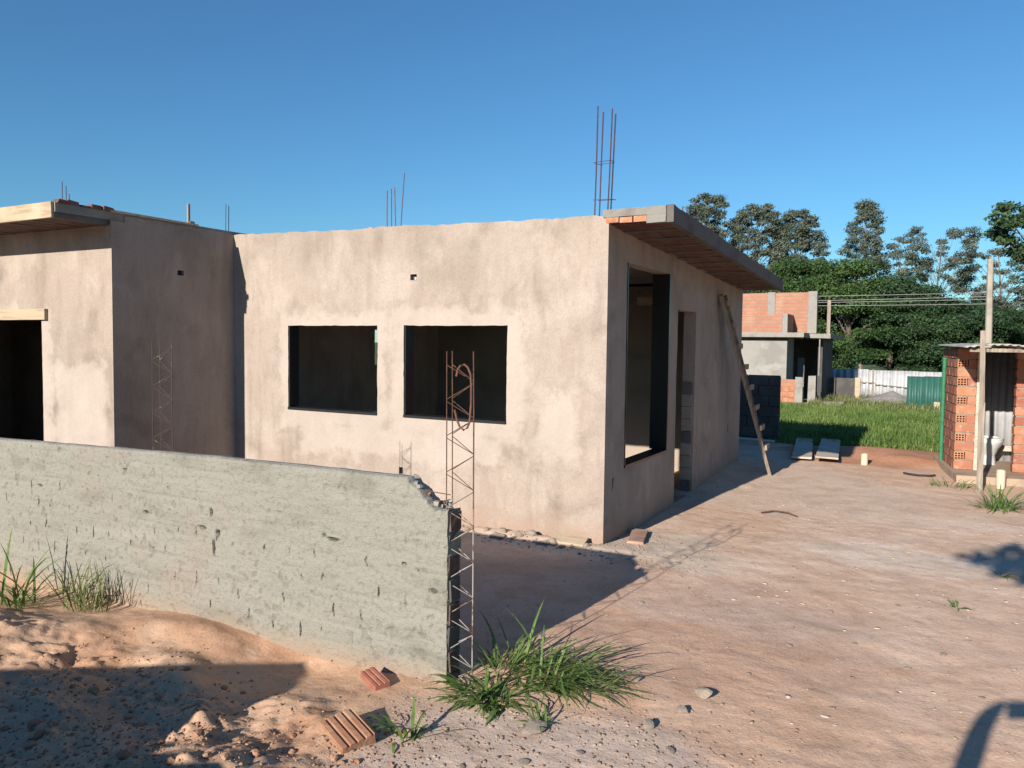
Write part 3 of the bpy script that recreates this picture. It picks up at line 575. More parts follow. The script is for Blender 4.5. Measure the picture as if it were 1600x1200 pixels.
# ------------------------------------------------------------------ ladder, planks, pipes in the yard
lad = empty('ladder', (-2.0, 11.4, 0), 'rough wooden ladder leaning on the shaded side wall of the house', 'ladder')
foot, topp = Vector((-2.0, 11.36, -.02)), Vector((-2.53, 10.40, 2.50))
for k in range(2):
    off = Vector((0, .24*k, 0)); f2 = foot+off+Vector((-.04*k, 0, .0)); MB().beam(f2, topp+off, .065, .045, (1, .3, 0), .004).build('rail', WOODG if k else LADW, lad)
dl = (topp-foot).normalized()
for i in range(8):
    p = foot.lerp(topp, .17+i*.112); sd = Vector((.05, .02, .01))
    MB().beam(p+sd+Vector((0, -.05, 0)), p+sd+Vector((-.02, .29, 0)), .03, .07, (0, .2, 1), .004).build('rung', LADW, lad)
def board(label, c, L, Wd, th, rz, mat, tilt=0, group=None, name='plank'):
    o = MB().box((-L/2, -Wd/2, 0), (L/2, Wd/2, th), .004).build(name, mat, None, bevel=.003); o.location = (c[0], c[1], hz(c[0], c[1])+.012 if len(c) < 3 else c[2]); o.rotation_euler = (tilt, 0, rz)
    return tag(o, label, 'plank', group)
board('weathered board lying on the dirt next to its twin, behind the ladder', (-2.0, 14.45), 2.7, .30, .03, math.radians(97), WOOD)
board('wide pale board lying flat on the dirt, the one nearer the pipe stub', (-1.57, 14.35), 2.6, .33, .03, math.radians(95), WOOD, .02)
board('yellowish plank lying against the foot of the facade by the corner', (-2.86, 6.37), .34, .14, .022, math.radians(2), WOODY, .28)
board('worn reddish board lying on the gravel beside the house corner', (-2.40, 6.93), .50, .15, .028, math.radians(104), REDBOARD, .0)
def pipe(label, c, h, r, mat=PVC):
    b = MB(); n = 16; z0 = -.1
    for z, rr in ((z0, r), (h, r), (h, r*.86), (h-.12, r*.86)):
        b.v += [(math.cos(2*math.pi*k/n)*rr, math.sin(2*math.pi*k/n)*rr, z) for k in range(n)]
    for j in range(3):
        for k in range(n): b.f.append((j*n+k, j*n+(k+1) % n, (j+1)*n+(k+1) % n, (j+1)*n+k))
    b.f.append(tuple(range(3*n, 4*n)))
    o = b.build('pipe_stub', mat, None, True); o.location = (c[0], c[1], hz(*c)); return tag(o, label, 'pipe')
pipe('cream plastic pipe stub sticking up out of the red dirt', (-.93, 13.25), .17, .052)
pipe('cream plastic pipe stub standing in front of the brick privy doorway', (.80, 12.05), .24, .055)
tag(MB().tube([(-3.3, 14.9, .09), (-2.9, 14.85, .09), (-2.55, 14.8, .085)], .025, 10).build('drain_pipe', PLASTIC_W, None, True), 'white drain pipe lying on the ground behind the house', 'pipe')
tag(MB().tube([(-1.62, 8.72, .02), (-1.50, 8.84, .03), (-1.36, 8.82, .03), (-1.25, 8.72, .02)], .008, 6).build('bent_rod', RUST, None, True), 'short curved rusty rod lying on the open dirt', 'rod')
tag(MB().tube([(-.36, 12.6, .02), (-.28, 12.52, .022), (-.15, 12.5, .02), (-.02, 12.53, .02), (.04, 12.62, .02)], .014, 8).build('black_hose', DARK_EL, None, True), 'short black hose lying on the dirt near the green post', 'hose')
# dark block wall behind the house
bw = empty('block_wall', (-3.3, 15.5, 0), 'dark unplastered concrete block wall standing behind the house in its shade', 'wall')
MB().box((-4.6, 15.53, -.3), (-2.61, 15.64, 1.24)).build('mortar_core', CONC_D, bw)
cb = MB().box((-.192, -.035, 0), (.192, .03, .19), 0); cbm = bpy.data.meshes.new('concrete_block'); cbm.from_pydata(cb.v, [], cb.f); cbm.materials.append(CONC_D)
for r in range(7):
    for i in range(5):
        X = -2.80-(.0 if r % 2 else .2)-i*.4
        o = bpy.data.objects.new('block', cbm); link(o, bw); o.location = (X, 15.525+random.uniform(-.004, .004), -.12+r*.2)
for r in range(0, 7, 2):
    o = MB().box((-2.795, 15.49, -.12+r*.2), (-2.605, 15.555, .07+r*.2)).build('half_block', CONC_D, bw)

# ------------------------------------------------------------------ brick privy
OX, OY, OR = .27, 12.85, math.radians(8)
XF = Matrix.Translation((OX, OY, 0)) @ Matrix.Rotation(OR, 4, 'Z')
priv = empty('brick_privy', (OX+.5, OY+.6, 0), 'small open brick privy with a corrugated roof beside the green post', 'outhouse')
def pb(name, a, b, mat, parent=None, jit=0, bevel=0): return MB().box(a, b, jit, XF).build(name, mat, parent or priv, bevel=bevel)
pb('base_slab', (-.06, -.62, -.25), (2.3, 1.45, .10), M('pale_floor_screed', (.33, .25, .185), [dict(c=(.27, .195, .14), s=3, lo=.45, hi=.65)], bumps=((20, .006, 4),)))
# hollow clay bricks: stretcher (0.245 long), half, and header whose end shows nine holes
def brick_mesh(L, D_, Hh, mats):
    out = []
    b = MB().box((0, 0, 0), (L, D_, Hh), .0025)
    for mt in mats:
        me = bpy.data.meshes.new('brick'); me.from_pydata(b.v, [], b.f); me.materials.append(mt); out.append(me)
    return out
BH, BP = .113, .1325
ST = brick_mesh(.242, .13, BH, CLAYS); HALF = brick_mesh(.112, .13, BH, CLAYS)
SIDE = brick_mesh(.13, .242, BH, CLAYS); SIDEH = brick_mesh(.13, .112, BH, CLAYS)
def holed(Wd, Hh, dep, n=3):
    b = MB(); mx = .012; cw = (Wd-mx*(n+1))/n; ch = (Hh-mx*(n+1))/n
    xs = [0]; zs = [0]
    for i in range(n): xs += [mx+i*(cw+mx), mx+i*(cw+mx)+cw]; zs += [mx+i*(ch+mx), mx+i*(ch+mx)+ch]
    xs.append(Wd); zs.append(Hh); nx = len(xs); ids = {}
    def vid(i, j, y):
        if (i, j, y) not in ids: ids[(i, j, y)] = len(b.v); b.v.append((xs[i], y, zs[j]))
        return ids[(i, j, y)]
    hole = []
    for i in range(nx-1):
        for j in range(nx-1):
            q = [(i, j), (i+1, j), (i+1, j+1), (i, j+1)]
            if i % 2 and j % 2:
                b.f.append(tuple(vid(*p, dep) for p in q)); hole.append(len(b.f)-1)
                for a, c in zip(q, q[1:]+q[:1]): b.f.append((vid(*a, 0), vid(*c, 0), vid(*c, dep), vid(*a, dep))); hole.append(len(b.f)-1)
            else: b.f.append(tuple(vid(*p, 0) for p in q))
    k = len(b.v); b.v += [(0, 0, 0), (Wd, 0, 0), (Wd, 0, Hh), (0, 0, Hh), (0, .24, 0), (Wd, .24, 0), (Wd, .24, Hh), (0, .24, Hh)]
    for f in ((0, 4, 5, 1), (1, 5, 6, 2), (2, 6, 7, 3), (3, 7, 4, 0), (4, 7, 6, 5)): b.f.append(tuple(i+k for i in f))
    me = bpy.data.meshes.new('holed_brick'); me.from_pydata(b.v, [], b.f); me.materials.append(CLAYS[1]); me.materials.append(CLAY_HOLE)
    for i in hole: me.polygons[i].material_index = 1
    return me
HOLED = holed(.125, BH, .07)
def place(me, lx, ly, lz, name='brick', rz=0):
    o = bpy.data.objects.new(name, me); link(o, priv)
    mw = XF @ Matrix.Translation((lx+random.uniform(-.003, .003), ly+random.uniform(-.005, .004), lz+random.uniform(-.002, .002))) @ Matrix.Rotation(rz+random.uniform(-.012, .012), 4, 'Z')
    o.matrix_basis = mw; return o
for r in range(13):
    z = .105+r*BP
    if r % 2:      # header course: holes to the front, half brick beside it
        place(HOLED, 0, 0, z); place(random.choice(HALF[:3]), .137, .0, z)
        offs = [.255, .51, .765, 1.02]; 
    else:
        place(random.choice(ST[:3]), 0, 0, z); offs = [.145, .40, .655, .91]
    for oy in offs: place(SIDE[2 + (random.random() < .6)], 0, oy, z)
    if not r % 2: place(SIDEH[2], 0, 1.155, z)
for r in range(13):
    z = .105+r*BP; pb('mortar_joint', (.008, .010, z+BH-.003), (.236, .122, z+BP+.002), MORTAR, None, .002); pb('mortar_joint', (.012, .122, z+BH-.003), (.12, 1.26, z+BP+.002), MORTAR, None, .002)
pb('mortar_core', (.012, .135, .10), (.118, 1.25, 1.815), MORTAR)
for r in range(13):                 # right-hand pier
    z = .105+r*BP; x0 = .735 if r % 2 else .73
    xs = [x0, x0+.252, x0+.504, x0+.756, x0+1.008] if not r % 2 else [x0+.122, x0+.374, x0+.626, x0+.878]
    if r % 2: place(random.choice(HALF[:3]), x0, 0, z)
    for X in xs: place(random.choice(ST[:3]), X, 0, z)
pb('mortar_core', (.745, .012, .10), (1.95, .12, 1.815), MORTAR)
pb('door_jamb', (.247, -.02, .10), (.292, .10, 1.78), WOOD, None, .004)
pb('right_wall', (1.95, .0, .10), (2.08, 1.26, 1.815), BRICKWALL_Y)
def corrug(name, x0, x1, z0, z1, y, mat, parent, pitch=.075, amp=.011, n=8, trap=True, xf=None):
    b = MB(); xs = []; steps = int((x1-x0)/pitch*6)
    for i in range(steps+1):
        X = x0+(x1-x0)*i/steps; ph = (X/pitch) % 1
        d = amp*max(-1, min(1, 1.7*(abs(ph-.5)*4-1))) if trap else amp*math.sin(ph*2*math.pi)
        xs.append((X, y+d))
    for z in (z0, z1): b.v += [(X, Y, z) for X, Y in xs]
    k = len(xs)
    for i in range(k-1): b.f.append((i, i+1, k+i+1, k+i))
    if xf: b.v = [tuple(xf @ Vector(v)) for v in b.v]
    o = b.build(name, mat, parent, True); so = o.modifiers.new('thickness', 'SOLIDIFY'); so.thickness = .0025; return o
corrug('back_sheet', .13, 1.1, .10, 1.85, 1.24, ZINC, priv, .10, .012, xf=XF); corrug('back_sheet', 1.09, 1.95, .10, 1.83, 1.252, ZINC, priv, .10, .012, xf=XF)
pb('inner_board', (.62, 1.0, .28), (1.3, 1.03, .36), WOOD, None, .004)
# roof: two corrugated fibre-cement sheets on battens, slightly warped
def roof_sheet(x0, x1, y0, y1, zf):
    b = MB(); nx = int((x1-x0)/.02); ny = 8
    for j in range(ny+1):
        for i in range(nx+1):
            X = x0+(x1-x0)*i/nx; Y = y0+(y1-y0)*j/ny; b.v.append(tuple(XF @ Vector((X, Y, zf(X, Y)+.009*math.sin(X/.09*2*math.pi)))))
    for j in range(ny):
        for i in range(nx): k = j*(nx+1)+i; b.f.append((k, k+1, k+nx+2, k+nx+1))
    o = b.build('roof_sheet', FIBRO, priv, True); so = o.modifiers.new('thickness', 'SOLIDIFY'); so.thickness = .008
roof_sheet(-.10, .72, -1.22, 1.40, lambda X, Y: 1.870+.012*Y+.035*math.sin((X+.1)/.8*math.pi)*(1 if Y < 0 else .6)); roof_sheet(.66, 2.2, -1.20, 1.42, lambda X, Y: 1.872+.012*Y-.01*(X-.7))
pb('roof_batten', (-.05, -1.12, 1.79), (2.1, -1.06, 1.838), WOODG); pb('roof_batten', (-.02, .62, 1.815), (2.1, .68, 1.85), WOODG)
# post in front of the privy
po = empty('roof_post', (.54, 11.62, 0), 'crooked grey timber post holding up the privy roof', 'post')
MB().beam((.545, 11.60, -.15), (.525, 11.585, 1.15), .068, .058, (0, 1, 0), .004).build('shaft', WOODG, po); MB().beam((.527, 11.585, 1.13), (.505, 11.575, 2.06), .062, .054, (0, 1, 0), .004).build('upper_shaft', WOODG, po)
# toilet
toi = empty('toilet', (.76, 13.9, .1), 'white ceramic toilet bowl inside the brick privy', 'toilet')
def loft(rings, n=24):
    b = MB()
    for (cx, cy, z, rx, ry) in rings: b.v += [(cx+math.cos(2*math.pi*k/n)*rx, cy+math.sin(2*math.pi*k/n)*ry, z) for k in range(n)]
    for j in range(len(rings)-1):
        for k in range(n): b.f.append((j*n+k, j*n+(k+1) % n, (j+1)*n+(k+1) % n, (j+1)*n+k))
    b.f.append(tuple(range(n))[::-1]); b.f.append(tuple(range((len(rings)-1)*n, len(rings)*n))); return b
tx, ty = .74, 13.72
loft([(tx, ty, .10, .10, .16), (tx, ty, .14, .095, .15), (tx, ty, .24, .085, .12), (tx, ty-.02, .34, .13, .17), (tx, ty-.03, .43, .18, .23), (tx, ty-.03, .47, .19, .245), (tx, ty-.03, .485, .185, .24), (tx, ty-.03, .485, .13, .18), (tx, ty-.03, .40, .10, .14), (tx, ty, .33, .05, .06)]).build('bowl', CERAMIC, toi, True)
loft([(tx, ty-.03, .487, .19, .245), (tx, ty-.03, .505, .19, .245), (tx, ty-.03, .507, .135, .185), (tx, ty-.03, .489, .135, .185)]).build('seat_rim', CERAMIC, toi, True)
# green post
gp = empty('green_post', (.14, 13.75, 0), 'thin green painted metal post beside the brick privy', 'post')
MB().tube([(.115, 13.75, -.2), (.11, 13.75, .9), (.112, 13.75, 1.66)], .03, 10).build('shaft', GREEN_P, gp, True); MB().tube([(.112, 13.75, 1.655), (.112, 13.75, 1.69)], .035, 10).build('cap', GREEN_P, gp, True)

# ------------------------------------------------------------------ neighbour under construction
ng = empty('neighbour_house', (-6, 33, -.3), 'two storey brick house under construction beyond the grass', 'house')
def nb(name, a, b, mat, parent=None, jit=0): return MB().box(a, b, jit).build(name, mat, parent or ng)
nb('upper_wall', (-8.6, 32.6, 2.34), (-4.5, 32.75, 3.95), BRICKWALL)
nb('column', (-4.495, 32.5, 2.34), (-4.16, 32.78, 3.98), CONC, None, .01); nb('column', (-6.03, 32.56, 3.06), (-5.76, 32.79, 3.965), CONC, None, .01)
nb('parapet_wall', (-8.6, 31.16, 2.34), (-5.22, 31.30, 3.04), BRICKWALL); nb('parapet_end', (-5.215, 31.15, 2.34), (-5.03, 31.31, 3.06), CONC, None, .008)
nb('parapet_return', (-5.17, 31.312, 2.34), (-5.03, 32.59, 3.05), BRICKWALL_Y)
nb('balcony_slab', (-8.6, 31.0, 2.16), (-4.40, 36.6, 2.335), CONC, None, .01); nb('balcony_slab', (-4.395, 32.3, 2.15), (-3.62, 36.6, 2.32), CONC, None, .01)
nb('ground_wall', (-8.6, 31.35, -.6), (-5.05, 31.5, 2.02), GREY_RENDER); nb('recess_wall', (-8.6, 36.4, -.6), (-3.985, 36.55, 2.15), CONC_D)  # recess wall coloured near black for the shade inside
nb('recess_side_wall', (-5.2, 31.505, -.6), (-5.05, 32.995, 2.155), GREY_RENDER)
nb('door', (-5.02, 33.9, -.3), (-4.76, 33.98, 1.35), M('pale_metal_door', (.16, .17, .19), rough=.5))
nb('low_brick_wall', (-5.35, 31.15, -.6), (-4.68, 31.29, .56), BRICKWALL); nb('column', (-4.67, 31.12, -.6), (-4.40, 31.36, .66), CONC, None, .012); nb('column', (-4.22, 31.1, -.6), (-3.95, 31.36, .72), CONC, None, .012)
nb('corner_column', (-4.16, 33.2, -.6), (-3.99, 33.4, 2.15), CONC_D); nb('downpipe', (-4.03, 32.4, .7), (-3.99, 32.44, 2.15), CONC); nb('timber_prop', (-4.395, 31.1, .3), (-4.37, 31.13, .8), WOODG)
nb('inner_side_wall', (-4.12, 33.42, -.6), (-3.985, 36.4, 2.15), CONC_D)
nb('balcony_post', (-3.78, 32.45, 2.1), (-3.66, 32.57, 3.62), WOODG, None, .01); nb('slab_gap_strip', (-8.6, 31.34, 2.025), (-5.05, 31.51, 2.158), CONC_D)  # dark strip fills the gap between ground wall and slab
for i in range(9):        # plaster smears and brick ends at the low wall
    nb('brick', (-5.33+i % 3*.21, 31.125, -.32+(i//3)*.21), (-5.33+i % 3*.21+.19, 31.155, -.13+(i//3)*.21), CLAYS[i % 2], None, .006)
sw = empty('garden_wall', (-3.3, 34, -.3), 'short shaded block wall between the unfinished neighbour house and the zinc fence', 'wall')
MB().box((-3.95, 35.4, -.7), (-2.95, 35.55, .52)).build('wall_body', CONC_D, sw); MB().box((-2.945, 35.38, -.7), (-2.75, 35.57, .55), .01).build('end_pier', WOODY, sw)

# ------------------------------------------------------------------ sheet fences
zf = empty('zinc_fence', (-2, 38, -.44), 'long white corrugated zinc sheet fence in front of the trees', 'fence')
xz = -5.6; i = 0
while xz < 2.5:
    wd = .98; corrug('zinc_sheet', xz, xz+wd+.03, -.75, .82-.012*(xz+3)+random.uniform(-.015, .02), 38+.012*(i % 2)+random.uniform(0, .004), ZINC, zf, .28, .07); xz += wd; i += 1
MB().beam((-3.4, 37.93, .27), (-2.35, 37.93, .25), .03, .06, (0, 1, 0)).build('rail', WOODG, zf); MB().beam((-2.35, 37.92, .19), (.4, 37.92, -.02), .03, .075, (0, 1, 0)).build('rail', WOODG, zf)
MB().box((-2.47, 37.90, -.7), (-2.40, 37.95, .84)).build('post', WOODG, zf); MB().box((-1.05, 37.89, -.16), (-.4, 37.915, .06), .01).build('patch_board', WOODG, zf)
gf = empty('green_sheet_fence', (-.3, 30, -.28), 'dark green corrugated metal sheet panel standing before the zinc fence', 'fence')
for i in range(3): corrug('green_sheet', -.86+i*.52, -.86+i*.52+.535, -.6, .85+.012*i, 30+.01*(i % 2), GREEN_M, gf, .17, .03)
MB().box((-.86, 30.05, -.6), (-.80, 30.1, .8)).build('post', WOODG, gf)
tag(MB().box((-.02, 29.6, -.32), (.16, 29.75, .02), .01).build('wood_block', WOODY), 'small pale block leaning by the green sheet panel', 'block')

# ------------------------------------------------------------------ pole and wires
pl = empty('utility_pole', (1.4, 32.7, -.3), 'leaning pale concrete utility pole rising behind the privy roof', 'utility pole')
MB().tube([(1.58, 32.55, -.6), (1.60, 32.65, 2.2), (1.575, 32.95, 5.02)], [.125, .115, .095], 8).build('shaft', M('pale_pole_concrete', (.30, .27, .225), [dict(c=(.24, .21, .17), s=2, lo=.45, hi=.65)]), pl)
MB().tube([(1.575, 32.95, 5.02), (1.58, 32.96, 5.12)], .04, 6).build('top_pin', WOODG, pl)
def wire(label, a, b_, sag):
    a, b_ = Vector(a), Vector(b_); pts = []
    for i in range(25):
        t = i/24; p = a.lerp(b_, t); p.z -= sag*4*t*(1-t); pts.append(p)
    return tag(MB().tube(pts, .014, 5).build('power_line', CABLE), label, 'cable', 'power lines in front of the trees')
def along(p, q, s): p, q = Vector(p), Vector(q); return p+(q-p)*s
WR = [((-6.31, 49.18, 4.88), (.41, 52.84, 5.14)), ((-6.27, 49.18, 4.62), (.42, 52.83, 4.90)), ((-6.26, 49.18, 4.51), (.42, 52.82, 4.75)), ((-6.69, 48.94, 4.31), (.43, 52.81, 4.50))]
WN = ['topmost of the four power lines crossing before the trees', 'second power line from the top before the trees', 'third power line from the top before the trees', 'lowest of the four power lines crossing before the trees']
for (a, b_), l in zip(WR, WN): wire(l, along(a, b_, -1.2), along(a, b_, 2.6), .12)

# ------------------------------------------------------------------ trees
def leaf_quads(cent, nrm, size, rng, asp=.55):
    n = len(cent); a = rng.normal(size=(n, 3)); u = np.cross(nrm, a); u /= np.linalg.norm(u, axis=1)[:, None]+1e-9; v = np.cross(nrm, u)
    s = size[:, None]; V = np.stack([cent-u*s, cent-v*s*asp, cent+u*s, cent+v*s*asp], 1).reshape(-1, 3)
    return V, np.arange(n*4).reshape(n, 4)
def clump_points(c, r, n, rng, flat=.5, up=.5, shell=.55):
    d = rng.normal(size=(n, 3)); d /= np.linalg.norm(d, axis=1)[:, None]
    rad = shell+(1-shell)*rng.random(n)**.6; rad *= 1+.25*rng.normal(size=n)*.5
    p = np.array(c)+d*rad[:, None]*np.array([r, r, r*flat])
    nr = d*.6+rng.normal(size=(n, 3))*.55+np.array([0, 0, up]); nr /= np.linalg.norm(nr, axis=1)[:, None]
    return p, nr
def add_crown(name, cps, mat, parent, rng):
    P = np.concatenate([c[0] for c in cps]); Nn = np.concatenate([c[1] for c in cps]); S = np.concatenate([c[2] for c in cps])
    V, Fq = leaf_quads(P, Nn, S, rng); return obj(name, mesh_np(name, V, Fq), mat, parent)
def eucalypt(label, X, Y, htop, hcrown, width, nclump, seed, sparse=1., shape='dome', rc=1.1, lean=0, trunk_r=.22, mat=None, name='eucalyptus_tree', group='eucalyptus trees above the wood', base=-.5):
    nclump = int(nclump*2.3); rc = rc*.76; rng = np.random.default_rng(seed); e = empty(name, (X, Y, base), label, 'tree', group)
    t = MB(); main = [Vector((X, Y, base-.2))]
    for i in range(1, 7):
        k = i/6; main.append(Vector((X+lean*k+rng.normal()*.12, Y+rng.normal()*.12, base+(htop-1.2-base)*k)))
    t.tube(main, [trunk_r*(1-.8*i/6) for i in range(7)], 7)
    cps = []
    for i in range(nclump):
        k = (i+.5)/nclump; z = hcrown+(htop-hcrown)*k*.97
        prof = {'dome': math.sqrt(max(.05, 1-(max(0, k-.35)/.68)**2)), 'umb': .45+.75*math.sin(min(1, k*1.05)*math.pi*.75), 'spire': max(.2, 1-.75*k)}[shape]
        a = i*2.39996+rng.random()*.8; rr = width/2*prof*(.35+.65*math.sqrt(rng.random())); r = rc*(.65+.6*rng.random())
        c = Vector((X+lean*(z-base)/(htop-base)+math.cos(a)*rr, Y+math.sin(a)*rr*.8, z-r*.3))
        n = int(520*sparse*(r/1.1)**2*(1+.3*rng.random())); p, nr = clump_points(c, r, n, rng, .48, .5, .25)
        cps.append((p, nr, .055+.085*rng.random(n)))
        zb = max(base+1.5, c.z-1.0-rr*.9); kk = min(.98, (zb-base)/(htop-1.2-base)); j = kk*6; j0 = int(j); q = main[j0].lerp(main[min(6, j0+1)], j-j0)
        mid = q.lerp(c, .55)+Vector((rng.normal()*.15, rng.normal()*.15, -.15*rr*.5))
        if True:
            thin = 1 if i % 3 == 0 else .35; bend = q.lerp(c, .25)+Vector((rng.normal()*.2, rng.normal()*.2, .25*rr*.5)); t.tube([q, bend, mid+Vector((rng.normal()*.2, 0, .2)), c+Vector((0, 0, .1))], [trunk_r*.34*(1-.6*kk)*thin, trunk_r*.25*(1-.5*kk)*thin, trunk_r*.16*thin, .012], 5)
    t.build('trunk', BARK, e, True); add_crown('crown', cps, mat or LEAF_E, e, rng); return e
eucalypt('tall eucalyptus with a small round crown showing just above the house eave', -21.2, 80.5, 17.4, 12.4, 4.4, 15, 101, 1.2)
eucalypt('broad full eucalyptus standing left beside its narrower twin above the brick house', -16.6, 83.0, 16.5, 9.2, 6.6, 30, 102, 1.25)
eucalypt('rounded eucalyptus leaning on its broader neighbour above the brick house', -13.0, 85.0, 16.0, 9.4, 5.8, 27, 103, 1.2, rc=1.05)
eucalypt('slender spire shaped eucalyptus rising alone out of the dense trees', -6.9, 88.3, 17.0, 9.6, 5.4, 24, 104, 1.0, 'spire', rc=1.0)
eucalypt('open umbrella shaped eucalyptus with bare limbs against the sky', -.2, 91.8, 14.3, 9.0, 8.0, 24, 105, .85, 'umb', rc=1.0, trunk_r=.15)
eucalypt('low scraggy eucalyptus between the spire tree and the umbrella tree', -3.6, 90.0, 11.8, 8.2, 5.0, 10, 108, .7, 'dome', rc=.9)
eucalypt('pale layered eucalyptus half hidden behind the concrete utility pole', 5.4, 94.5, 12.4, 6.2, 8.5, 26, 106, 1.0, 'umb', rc=1.1)
def dense(label, X, Y, hh, rx, ry, seed, mat, n=52, base=-.5):
    rng = np.random.default_rng(seed); e = empty('broadleaf_tree', (X, Y, base), label, 'tree', 'dense trees behind the fence')
    t = MB(); t.tube([(X, Y, base-.2), (X+.1, Y, base+hh*.3), (X, Y+.1, base+hh*.7)], [.22, .17, .06], 7); cps = []
    for i in range(n):
        k = rng.random(); a = rng.random()*2*math.pi; z = base+.6+(hh-1.1)*(k**.8)
        prof = math.sqrt(max(.06, 1-(max(0, k-.3)/.74)**2)); q = .55+.45*rng.random()
        c = np.array([X+math.cos(a)*rx*prof*q, Y+math.sin(a)*ry*prof*q, z]); r = .8+.75*rng.random()
        m_ = int(900*(r/1.2)**2); p, nr = clump_points(c, r, m_, rng, .42, .75, .3); cps.append((p, nr, .045+.085*rng.random(m_)**1.5))
        if i % 4 == 0: t.tube([(X, Y, z*.5), tuple(c*.5+np.array([X, Y, z*.7])*.5), tuple(c)], [.09, .06, .02], 5)
    t.build('trunk', BARKD, e, True); add_crown('crown', cps, mat, e, rng)
DL = [('dense broadleaf tree crowding up behind the roof of the brick house', -11.2, 57.5, 8.0, 2.7, 2.4, LEAF_D), ('bright dense broadleaf tree rising straight behind the brick house corner', -8.6, 58.5, 8.7, 2.8, 2.4, LEAF_D),
      ('tallest and widest broadleaf tree of the dense row behind the zinc fence', -5.6, 60, 8.6, 3.0, 2.5, LEAF_D), ('dark broadleaf tree of the dense row standing below the spire eucalyptus', -3.0, 61.5, 7.6, 2.3, 2.3, LEAF_D2),
      ('dark broadleaf tree of the dense row standing over the green sheet panel', -.8, 62.5, 6.9, 2.3, 2.2, LEAF_D2), ('low dark broadleaf tree beneath the umbrella eucalyptus', 1.4, 63.5, 5.9, 2.3, 2.2, LEAF_D2),
      ('low spreading broadleaf tree behind the leaning utility pole', 3.8, 65, 5.4, 2.4, 2.2, LEAF_D2), ('last broadleaf tree of the dense row past the privy roof', 6.6, 66, 5.8, 2.6, 2.2, LEAF_D), ('broadleaf tree of the dense row hidden mostly by the unfinished house', -14.5, 57, 7.4, 2.7, 2.3, LEAF_D2)]
DL += [('shaded broadleaf tree filling in behind the bright tree at the brick house corner', -9.8, 64, 7.8, 3.0, 2.2, LEAF_D2), ('shaded broadleaf tree filling in behind the tallest of the dense row', -6.2, 66, 8.0, 3.0, 2.2, LEAF_D2), ('shaded broadleaf tree filling in behind the dark pair over the green panel', -2.6, 68, 7.0, 2.8, 2.2, LEAF_D2), ('shaded broadleaf tree filling in behind the low trees by the pole', 1.6, 69, 6.0, 3.0, 2.2, LEAF_D2)]
for i, (l, X, Y, hh, rx, ry, mt) in enumerate(DL): dense(l, X, Y, hh, rx, ry, 200+i, mt)
eucalypt('dark feathery tree with layered boughs reaching in beside the pole', 5.5, 45.5, 9.4, 5.9, 6.0, 36, 107, 1.1, 'umb', rc=.85, mat=LEAF_D2, name='feathery_tree', group=None)

# ------------------------------------------------------------------ grass
def blades(base, az, L, elev, droop, wd, seg=4, rng=None):
    n = len(L); t = np.linspace(0, 1, seg+1); V = np.zeros((n, seg+1, 2, 3)); pos = base.copy(); e = elev.copy(); d = np.stack([np.cos(az), np.sin(az)], 1)
    sd = np.stack([-np.sin(az), np.cos(az), np.zeros(n)], 1)
    for i in range(seg+1):
        ww = wd*np.sin(np.pi*np.clip(.18+.80*t[i], 0, .985))**.8 if i < seg else wd*.06
        V[:, i, 0] = pos-sd*ww[:, None]/2; V[:, i, 1] = pos+sd*ww[:, None]/2
        st = L/seg; pos = pos+np.stack([d[:, 0]*np.cos(e)*st, d[:, 1]*np.cos(e)*st, np.sin(e)*st], 1); e = e-droop/seg*(1+t[i])
    k = np.arange(n)[:, None]*(seg+1)*2+np.arange(seg)[None]*2
    Fq = np.stack([k, k+1, k+3, k+2], -1).reshape(-1, 4); return V.reshape(-1, 3), Fq
def tuft(name, label, cx, cy, rx, ry, n, L0, L1, mat, rng, out=.6, wind=(0, 0), wd=.012, elev=(.5, 1.35), droop=(.5, 1.6), group=None, cat='grass', rootz=None):
    r = np.sqrt(rng.random(n)); a = rng.random(n)*2*np.pi; bx = cx+np.cos(a)*r*rx*.6; by = cy+np.sin(a)*r*ry*.6
    az = np.where(rng.random(n) < out, np.arctan2((by-cy)/ry+wind[1], (bx-cx)/rx+wind[0])+rng.normal(size=n)*.5, rng.random(n)*2*np.pi)
    base = np.stack([bx, by, H(bx, by)-.01], 1); V, Fq = blades(base, az, L0+(L1-L0)*rng.random(n), elev[0]+(elev[1]-elev[0])*rng.random(n), droop[0]+(droop[1]-droop[0])*rng.random(n), wd*(.5+.9*rng.random(n)), 5)
    V[:, 2] = np.maximum(V[:, 2], H(V[:, 0], V[:, 1])+.004)
    o = obj(name, mesh_np(name, V, Fq, smooth=True), mat); return tag(o, label, cat, group)
rg = np.random.default_rng(5)
tuft('grass_clump', 'large lush green grass clump spreading at the broken end of the boundary wall', -1.90, 3.76, .44, .38, 210, .10, .46, GRASS_T, rg, .65, (.4, .1), .013, (.1, 1.15), (.2, 1.7))
tuft('grass_clump', 'low trailing green grass clump creeping onto the dirt past the big clump', -1.68, 3.82, .36, .28, 100, .10, .36, GRASS_T, rg, .7, (.9, .2), .011, (.15, .8), (.3, 1.0))
tuft('dry_grass', 'dry straw coloured blades lying through the big green clump', -1.78, 3.80, .52, .38, 80, .08, .32, STRAW, rg, .6, (.4, .1), .007, (.05, .9), (.1, 1.4))
tuft('grass_clump', 'small green runner of grass in front of the lattice girder foot', -1.98, 3.40, .26, .18, 110, .10, .27, GRASS_T, rg, .8, (-.1, -.5), .017, (.2, 1.0), (.3, 1.2))
tuft('grass_clump', 'thin green sprout beside the ribbed brick lump', -2.10, 2.86, .10, .10, 14, .10, .26, GRASS_T, rg, .5, (0, 0), .016)
tuft('grass_clump', 'tiny green sprout at the foot of a flat stone near the gravel', -1.62, 3.30, .07, .07, 16, .06, .16, GRASS_T, rg, .5)
